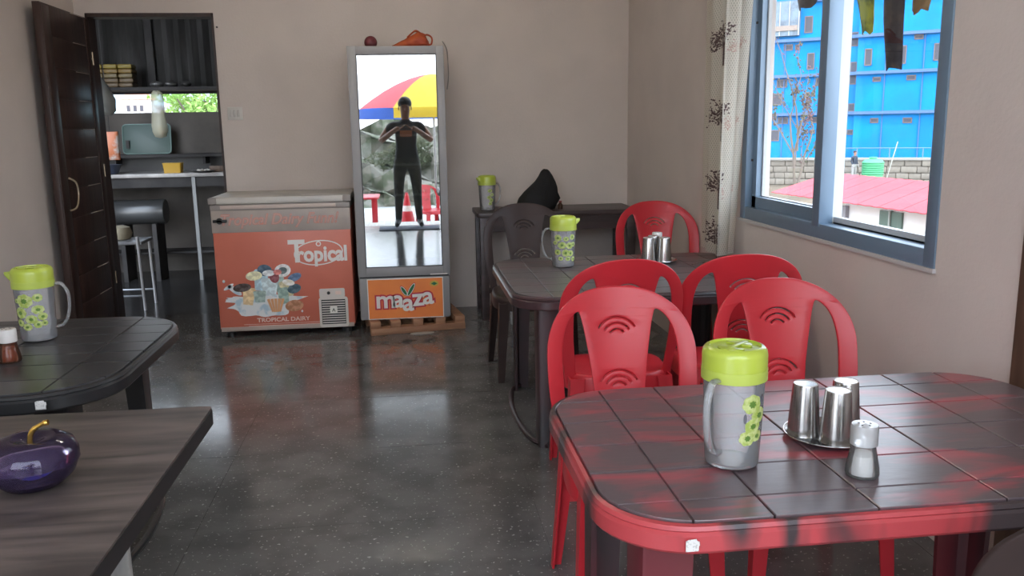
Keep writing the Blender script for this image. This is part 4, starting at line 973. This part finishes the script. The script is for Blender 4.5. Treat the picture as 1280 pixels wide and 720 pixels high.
# bare tree with pinkish buds
tr = thing('bare_tree', 'bare thin tree with a few pinkish buds before the blue building', 'tree', (24.0, 50.6, -2.9))
random.seed(21); tb = MB(); buds = []
def grow(p, d, L, r, lv):
    pts = [p]; n = 4
    for k in range(n):
        d = (d+Vector((random.uniform(-.16, .16), random.uniform(-.16, .16), .07))).normalized(); pts.append(pts[-1]+d*L/n)
    tb.tube(pts, [r*(1-.45*k/n) for k in range(n+1)], 6)
    if lv >= 2:
        for q in pts[1:]: buds.append(q+Vector((random.uniform(-.1, .1), random.uniform(-.1, .1), random.uniform(0, .1))))
    if lv < 3:
        for k in range(4 if lv == 0 else 3):
            i = random.randint(1, n); s = d+Vector((random.uniform(-.65, .65), random.uniform(-.6, .6), random.uniform(.0, .5)))
            grow(pts[i], s.normalized(), L*random.uniform(.45, .68), r*.5, lv+1)
grow(Vector((0, 0, 0)), Vector((.0, 0, 1)), 4.6, .10, 0); grow(Vector((.15, 0, .5)), Vector((.4, 0, 1)), 3.6, .09, 1); grow(Vector((0, 0, 2.5)), Vector((.03, 0, 1)), 5.2, .07, 1)
tb.build('trunk', mat('bark', (.15, .125, .105), .9, spec=.1), tr)
lb = MB()
for q in buds:
    for k in range(2):
        a = q+Vector([random.uniform(-.12, .12) for _ in range(3)]); lb.ball(a, random.uniform(.035, .075), 5, 4)
tag(lb.build('buds', mat('buds', (.16, .09, .10), .8, spec=.1, c2=(.08, .10, .06), scale=1), tr), None, kind='stuff')
# dry leaves hanging outside the window
def hang_leaf(label, x, y, z0, z1, w, m, curl, seed, taper=.3):
    random.seed(seed); L = 10; lp = []
    for k in range(L+1):
        t = k/L; z = z0+(z1-z0)*t; ww = w*(.45+.75*math.sin(math.pi*(.2+.62*(1-t))))*(1-taper*(1-t)) + random.uniform(-.006, .006)
        ox = .02*math.sin(t*4+seed); sec = []
        for i in range(7):
            u = -1+2*i/6; sec.append((x+ox+curl*(u*u)+.004*math.sin(9*u+seed), y+u*ww/2, z+.012*math.sin(5*u+seed)*(k == 0)))
        lp.append(sec+[(a+.004, b, c) for a, b, c in reversed(sec)])
    t = thing('hanging_leaf', label, 'leaf', (0, 0, 0), 0, 'dry leaves hanging outside the window')
    MB().loft(lp).build('blade', m, t, ang=80)
    MB().tube([(x+.02*math.sin(4+seed), y, z1-.03), (x, y, 2.9)], .006, 6).build('stem', mat('leaf_stem', (.10, .08, .05), .8), t)
M_lf1 = mat('leaf_dark', (.020, .018, .021), .8, spec=.1, c2=(.06, .045, .034), scale=14, lo=.5, hi=.7, bump=.4)
M_lf2 = mat('leaf_green', (.025, .045, .010), .7, spec=.1, c2=(.30, .32, .03), scale=7, lo=.48, hi=.6, bump=.4); M_lf3 = mat('leaf_tan', (.16, .095, .04), .8, spec=.1, c2=(.04, .045, .02), scale=9, bump=.4)
hang_leaf('dark shrivelled leaf hanging outside the far window pane', 2.28, 4.86, 2.06, 2.40, .34, M_lf1, .03, 1)
hang_leaf('green and yellow leaf hanging outside the near window pane', 2.20, 4.02, 1.835, 2.35, .22, M_lf2, .02, 2, .55)
hang_leaf('long dark dry leaf hanging outside the near window pane', 2.24, 3.83, 1.655, 2.40, .14, M_lf1, .03, 3, .0)
hang_leaf('short tan dry leaf hanging outside the near window pane', 2.28, 3.68, 1.885, 2.35, .22, M_lf3, .03, 5, .5)
eb = struct('trim_3', bx(XR+T, XR+T+.75, 2.0, 6.0, 2.88, 2.95), mat('eave_board', (.30, .26, .22), .8), label='eave board over the outside of the window', smooth=False)

# ------------------------------------------------------------------ beyond the kitchen opening
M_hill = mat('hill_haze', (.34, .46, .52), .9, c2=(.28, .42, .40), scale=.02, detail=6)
hm = MB(); N = 40; lp = []
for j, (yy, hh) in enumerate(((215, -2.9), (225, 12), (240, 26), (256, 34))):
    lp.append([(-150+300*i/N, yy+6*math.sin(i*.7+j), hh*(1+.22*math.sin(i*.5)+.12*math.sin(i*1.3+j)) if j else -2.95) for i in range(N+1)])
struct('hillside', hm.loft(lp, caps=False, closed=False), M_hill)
ho = thing('distant_house', 'small white house with an orange roof on the far slope', 'house', (-42.5, 143.9, 0))
bx(-2.0, 1.6, 0, 5, -2.9, 6.5).build('wall', mat('house_white', (.72, .72, .72), .7), ho, smooth=False)
MB().loft([[(-2.3, -.4, 6.5), (2.0, -.4, 6.5), (2.0, 5.4, 6.5), (-2.3, 5.4, 6.5)], [(-1.6, 1.5, 7.5), (1.3, 1.5, 7.5), (1.3, 3.5, 7.5), (-1.6, 3.5, 7.5)]]).build('roof', mat('roof_orange', (.62, .22, .12), .7), ho, smooth=False)
for x in (-1.3, -.3, .7):
    f_ = bx(x, x+.6, -.06, .02, 4.6, 5.6).build('window', M_bwin, ho, smooth=False); bx(x+.1, x+.5, -.08, 0, 4.7, 5.5).build('pane', M_bpane, f_, smooth=False)
h2 = thing('distant_house', 'long pale mauve house low on the far slope', 'house', (-34.5, 150, 0))
bx(-6.5, 6.5, 0, 6, -2.9, 5.3).build('wall', mat('house_mauve', (.52, .50, .60), .7), h2, smooth=False)
bx(-6.8, 6.8, -.4, 6.4, 5.3, 5.6).build('roof', mat('roof_grey', (.50, .50, .54), .7), h2, smooth=False)
for k in range(6): bx(-5.8+2.0*k, -4.9+2.0*k, -.06, .02, 3.9, 4.9).build('window', M_bwin, h2, smooth=False)
def leafy(label, loc, rx, ry, rz, z0, n, ls, mc, seed, name='leafy_tree', cat='tree', group=None):
    t = thing(name, label, cat, loc, 0, group); rnd = random.Random(seed); mb = MB()
    cl = [(rnd.uniform(-.6, .6)*rx, rnd.uniform(-.6, .6)*ry, z0+rz+rnd.uniform(-.6, .6)*rz, rnd.uniform(.35, .6)) for _ in range(12)]
    for _ in range(n):
        c = rnd.choice(cl); a, b = rnd.uniform(0, 6.283), math.acos(rnd.uniform(-1, 1)); k = c[3]*rnd.uniform(.7, 1)
        p = Vector((c[0]+rx*k*math.sin(b)*math.cos(a), c[1]+ry*k*math.sin(b)*math.sin(a), max(.05, c[2]+rz*k*math.cos(b))))
        u = Vector([rnd.gauss(0, 1) for _ in range(3)]).normalized(); v = u.orthogonal().normalized(); s = ls*rnd.uniform(.6, 1.2)
        mb.add([p-u*s, p+v*s*.45, p+u*s, p-v*s*.45], [(0, 1, 2, 3)])
    tag(mb.build('foliage', mc, t, smooth=False), None, kind='stuff')
    tk_ = MB()
    tk_.tube([(0, 0, 0), (.02*rx, 0, z0*.6), (0, .02, z0+rz)], [.06*rx+.02, .05*rx+.015, .02*rx+.01], 7)
    for c in cl[:5]: tk_.tube([(0, 0, z0*.7+.1), (c[0]*.5, c[1]*.5, (z0+c[2])*.5), (c[0], c[1], c[2])], [.03*rx+.008, .02*rx+.006, .006], 5)
    tk_.build('trunk', MATS['bark'], t)
    return t
M_leafA = mat('leaf_a', (.18, .34, .07), .7, c2=(.36, .50, .16), scale=.8, translucent=.35); M_leafB = mat('leaf_b', (.10, .115, .06), .7, c2=(.26, .25, .17), scale=2, translucent=.3)
leafy('light green leafy tree beyond the kitchen opening', (-8.6, 39.0, -2.9), 2.6, 2.0, 2.0, 3.6, 4200, .13, M_leafA, 1)
leafy('smaller green tree beside the tree beyond the kitchen', (-12.3, 60, -2.9), 2.2, 2.0, 1.4, 4.0, 2200, .16, M_leafA, 2)

# ------------------------------------------------------------------ in front of the shop, behind the camera (mirrored in the fridge)
M_conc = mat('concrete', (.52, .50, .47), .8, c2=(.42, .40, .38), scale=1.5, detail=6)
struct('terrace', bx(-9, 9, -14, YF-T-.02, -2.9, -.45), M_conc, smooth=False)
struct('threshold', bx(-2.05, 1.45, YF-T-.35, YF-.001, -.45, -.005), M_conc, smooth=False)
dmx = MB().prism(rrect(.85, .45, .01, 2), 0, .012).build('door_mat', mat('mat_blue', (.045, .055, .085), .9, c2=(.08, .09, .12), scale=60), None, (.0, -.35, .0003), bevel=.003); tag(dmx, 'dark blue door mat under the photographer', 'mat')
um = thing('parasol', 'large yellow, red and blue parasol on the terrace', 'parasol', (.52, -4.1, -.45))
MB().tube([(0, 0, .05), (0, 0, 2.80)], .022, 10).build('pole', M_steel, um)
MB().lathe([(.02, 0), (.25, .0), (.25, .05), (.06, .09), (.03, .25)], 20).build('base', M_blk, um)
CM = {'y': mat('parasol_yellow', (.85, .62, .06), .7, translucent=.4), 'r': mat('parasol_red', (.80, .13, .15), .7, translucent=.4), 'b': mat('parasol_blue', (.06, .16, .62), .7, translucent=.4)}
for k, c in enumerate('yyrrbbyy'):
    a0, a1 = R_(45*k+32), R_(45*k+77); g = MB(); rows = []
    for i in range(7):
        t = i/6; rr = 1.36*t; zz = 2.82-.62*t**1.7
        rows.append([(rr*math.cos(a0+(a1-a0)*j/4)*(1-.03*math.sin(math.pi*j/4)*t), rr*math.sin(a0+(a1-a0)*j/4)*(1-.03*math.sin(math.pi*j/4)*t), zz) for j in range(5)])
    g.loft(rows, caps=False, closed=False)
    o = g.build('canopy_panel', CM[c], um, ang=80)
    MB().tube([(.03*math.cos(a0), .03*math.sin(a0), 2.80), (.8*math.cos(a0), .8*math.sin(a0), 2.53), (1.34*math.cos(a0), 1.34*math.sin(a0), 2.20)], .006, 5).build('rib', M_steel, um)
VL = {'y': CM['y'], 'r': CM['b'], 'b': CM['b']}
for k, c in enumerate('yyrrbbyy'):
    a0, a1 = R_(45*k+32), R_(45*k+77)
    MB().loft([[(1.345*math.cos(a0+(a1-a0)*j/4), 1.345*math.sin(a0+(a1-a0)*j/4), z) for j in range(5)] for z in (2.205, 2.03)], caps=False, closed=False).build('valance', VL[c], um, ang=80)
t2 = thing('plastic_table', 'red plastic table outside on the terrace', 'table', (-.95, -3.2, -.45))
MB().prism(rrect(.9, .9, .08, 5), .68, .71).build('tabletop', M_red, t2, bevel=.006)
for sx in (-1, 1):
    for sy in (-1, 1): bx(sx*.36-.035, sx*.36+.035, sy*.36-.035, sy*.36+.035, 0, .68).build('leg', M_red, t2, bevel=.005)
o = chair(M_red, 'red plastic chair outside on the terrace under the parasol', (.42, -3.3, -.45), R_(150), None)
o = chair(M_brown, 'dark plastic chair outside on the terrace beside the red one', (.95, -3.5, -.45), R_(185), None)
cn = thing('traffic_cone', 'red and white traffic cone out on the terrace', 'cone', (-.03, -3.9, -.45))
MB().lathe([(.16, .03), (.115, .26), (.095, .36)], 20).build('cone', M_red, cn); MB().lathe([(.096, .36), (.072, .46)], 20).build('band', M_wht, cn); MB().lathe([(.071, .46), (.025, .70), (.01, .70)], 20).build('tip', M_red, cn)
bx(-.19, .19, -.19, .19, 0, .03).build('base', M_red, cn, bevel=.005)
# stony bank and shrubs
random.seed(31); lp = []; N = 60
for j in range(16):
    row = []
    for i in range(N+1):
        x = -9+18*i/N; t = j/15
        row.append((x, -8.8-2.6*t+.25*math.sin(i*1.7+j*2.1)+random.uniform(-.18, .18), -.47+2.0*t+.18*math.sin(i*.9+j*1.3)*(j > 0)+random.uniform(-.1, .1)*(j > 0)))
    lp.append(row)
struct('bank', MB().loft(lp, caps=False, closed=False), mat('bank_soil', (.30, .27, .22), .9, c2=(.12, .13, .08), scale=3.2, detail=8, lo=.42, hi=.58, bump=.8, bscale=9), label='stony overgrown bank beyond the terrace', ang=10)
for k, (x, y, s) in enumerate(((-2.5, -9.7, .95), (-.1, -9.9, .75), (2.3, -9.8, .95), (4.7, -9.7, .9), (-5.3, -9.9, 1.05))):
    leafy(['spreading shrub on the bank behind the red table', 'low shrub on the bank behind the cone', 'broad shrub on the bank behind the parasol', 'rounded shrub at the right of the bank shrubs', 'large shrub at the left end of the bank'][k], (x, y, .1), 1.2*s, .7*s, .6*s, .3, 1500, .06, M_leafB, 40+k, 'shrub', 'shrub', 'shrubs on the bank')

# ------------------------------------------------------------------ people
M_skin = mat('skin', (.30, .15, .09), .5); M_hair = mat('hair_black', (.012, .010, .010), .6)
def person(label, loc, rz, J, shirt, trouser, shoe, hand_pose, sleeve_x, print_c=None):
    """J: joint name -> (position, (rx, ry)); grown with a Skin modifier into one continuous body."""
    t = thing('person', label, 'person', loc, rz)
    ED = [('pelvis', 'waist'), ('waist', 'chest'), ('chest', 'neck'), ('neck', 'jaw'), ('jaw', 'head'), ('head', 'crown')]
    for s in 'LR':
        ED += [('chest', 'shoulder'+s), ('shoulder'+s, 'elbow'+s), ('elbow'+s, 'wrist'+s), ('wrist'+s, 'palm'+s), ('pelvis', 'hip'+s), ('hip'+s, 'knee'+s), ('knee'+s, 'ankle'+s), ('ankle'+s, 'toe'+s)]
    names = list(J); ix = {n: i for i, n in enumerate(names)}
    me = bpy.data.meshes.new('body'); me.from_pydata([J[n][0] for n in names], [(ix[a], ix[b]) for a, b in ED], [])
    o = bpy.data.objects.new('tmp', me); COL.objects.link(o)
    sm = o.modifiers.new('skin', 'SKIN'); sm.use_smooth_shade = True
    sv = me.skin_vertices[0].data
    for n in names: sv[ix[n]].radius = J[n][1]; sv[ix[n]].use_root = (n == 'pelvis')
    sb = o.modifiers.new('sub', 'SUBSURF'); sb.levels = 2; sb.render_levels = 2
    bpy.context.view_layer.update()
    bm_ = bpy.data.meshes.new_from_object(o.evaluated_get(bpy.context.evaluated_depsgraph_get()))
    bpy.data.objects.remove(o)
    # fingers: five bent chains rooted inside each palm, joined into the same mesh
    fm = MB()
    for s, sg in (('L', -1), ('R', 1)):
        pal = Vector(J['palm'+s][0]); wr_ = Vector(J['wrist'+s][0]); d = (pal-wr_).normalized()
        side = d.cross(Vector(hand_pose)).normalized()
        for k in range(5):
            L = (.055, .075, .082, .076, .060)[k]
            if k == 0: b = pal-d*.02-side*.035; dd = (d*.5-side*.8+Vector(hand_pose)*.2).normalized()
            else: b = pal+d*.02+side*(-.030+.020*(k-1)); dd = d
            p1 = b+dd*L*.45; p2 = p1+(dd+Vector(hand_pose)*.55).normalized()*L*.35; p3 = p2+(dd+Vector(hand_pose)*1.2).normalized()*L*.25
            fm.tube([b, p1, p2, p3], [.0095, .009, .008, .006], 8)
    bm = bmesh.new(); bm.from_mesh(bm_)
    fme = bpy.data.meshes.new('f'); fme.from_pydata(fm.v, [], fm.f); bm.from_mesh(fme)
    bmesh.ops.recalc_face_normals(bm, faces=bm.faces); bm.to_mesh(bm_); bm.free()
    bm_.materials.clear()
    for m in (M_skin, shirt, trouser, shoe): bm_.materials.append(m)
    hz = J['pelvis'][0][2]; nz_ = J['neck'][0][2]; az = J['ankleL'][0][2]
    ch = Vector(J['chest'][0])
    for p in bm_.polygons:
        c = p.center
        arm = abs(c.x) > sleeve_x or (c.y-ch.y) > .17
        if c.z < az+.03: p.material_index = 3
        elif c.z < hz+.03 and not arm: p.material_index = 2
        elif c.z < nz_-.01 and not arm: p.material_index = 1
        else: p.material_index = 0
    ob_ = obj('body', bm_, None, t, ang=180)
    H = Vector(J['head'][0])
    MB().ball((0, 0, 0), .098, 18, 10, sz=1.05, sy=1.12).map(lambda x, y, z: (H.x+x, H.y-.012+y-(.03 if z < 0 else 0), H.z+.055+max(z, -.035))).build('hair', M_hair, t)
    M_eye = mat('eye_dark', (.02, .015, .012), .3); M_lip = mat('lip', (.26, .10, .08), .5)
    for s in (-1, 1):
        MB().ball((H.x+s*.032, H.y+.083, H.z+.01), .012, 10, 6, sz=.6).build('eye', M_eye, t)
        MB().ball((H.x+s*.088, H.y-.005, H.z-.005), .022, 10, 6, sz=1.5, sx=.45).build('ear', M_skin, t)
    MB().loft([[(H.x-.008, H.y+.085, H.z+.01), (H.x+.008, H.y+.085, H.z+.01), (H.x, H.y+.07, H.z+.015)], [(H.x-.018, H.y+.088, H.z-.032), (H.x+.018, H.y+.088, H.z-.032), (H.x, H.y+.116, H.z-.030)]]).build('nose', M_skin, t)
    MB().ball((H.x, H.y+.085, H.z-.058), .024, 10, 6, sz=.28, sy=.5).build('mouth', M_lip, t)
    return t
def joints(arms, k=1.0, spread=.11):
    J = {'pelvis': ((0, 0, .96), (.155, .11)), 'waist': ((0, .01, 1.12), (.145, .10)), 'chest': ((0, 0, 1.36), (.165, .115)), 'neck': ((0, .005, 1.53), (.058, .058)),
         'jaw': ((0, .02, 1.60), (.066, .075)), 'head': ((0, .02, 1.68), (.082, .095)), 'crown': ((0, .01, 1.755), (.06, .07))}
    for s, g in (('L', -1), ('R', 1)):
        J['shoulder'+s] = ((g*.20, 0, 1.45), (.062, .062)); a = arms[s]
        J['elbow'+s] = (a[0], (.046, .046)); J['wrist'+s] = (a[1], (.030, .034)); J['palm'+s] = (a[2], (.022, .042))
        J['hip'+s] = ((g*spread*.85, 0, .88), (.105, .105)); J['knee'+s] = ((g*spread, .02, .49), (.068, .070)); J['ankle'+s] = ((g*(spread+.02), -.01, .09), (.045, .048)); J['toe'+s] = ((g*(spread+.05), .15, .035), (.042, .032))
    return {n: (tuple(c*k for c in p), tuple(c*k for c in r)) for n, (p, r) in J.items()}
ph_arm = {'L': ((-.36, .12, 1.22), (-.135, .345, 1.385), (-.085, .385, 1.40)), 'R': ((.36, .12, 1.22), (.135, .345, 1.385), (.085, .385, 1.40))}
M_shirt = mat('shirt_black', (.022, .020, .022), .8); M_trs = mat('trouser_camo', (.035, .036, .030), .85, c2=(.075, .072, .055), scale=9, lo=.45, hi=.55); M_shoe = mat('shoe_dark', (.02, .02, .022), .6)
pe = person('photographer in a black shirt holding up a phone at the shop entrance', (0, -.46, .0125), 0, joints(ph_arm, 1.0, .13), M_shirt, M_trs, M_shoe, (0, .3, .6), .27)
MB().prism(rrect(.17, .10, .02, 4), 0, .003).map(lambda x, y, z: (x, .118+z, y+1.33)).build('shirt_print', mat('shirt_print', (.48, .17, .05), .7), pe)
pn = thing('phone', 'dark phone held up by the photographer', 'phone', (0, -.062, 1.42))
MB().prism(rrect(.165, .078, .010, 4), -.004, .004).map(lambda x, y, z: (x, z, y)).build('phone_case', mat('phone_case', (.10, .10, .11), .3), pn, bevel=.001)
MB().lathe([(.006, 0), (.005, .0015)], 10).map(lambda x, y, z: (x+.065, .004+z, y+.024)).build('phone_lens', M_blk, pn)
dn_arm = {'L': ((-.25, -.03, 1.18), (-.24, .08, .94), (-.235, .11, .88)), 'R': ((.25, -.03, 1.18), (.24, .10, .95), (.235, .13, .89))}
person('person in a dark jacket and pale trousers beside the green tank', (27.42, 49.92, -2.25), R_(200), joints(dn_arm), mat('jacket_dark', (.02, .025, .04), .8), mat('trouser_pale', (.28, .27, .26), .8), M_shoe, (0, .3, -.2), .30)
mo = MB().prism(rrect(.6, .6, .1, 4), -2.9, -2.25).build('stone_block', M_stone, None, (27.42, 49.92, 0), bevel=.05); tag(mo, 'low stone block the person beside the tank stands on', 'block')
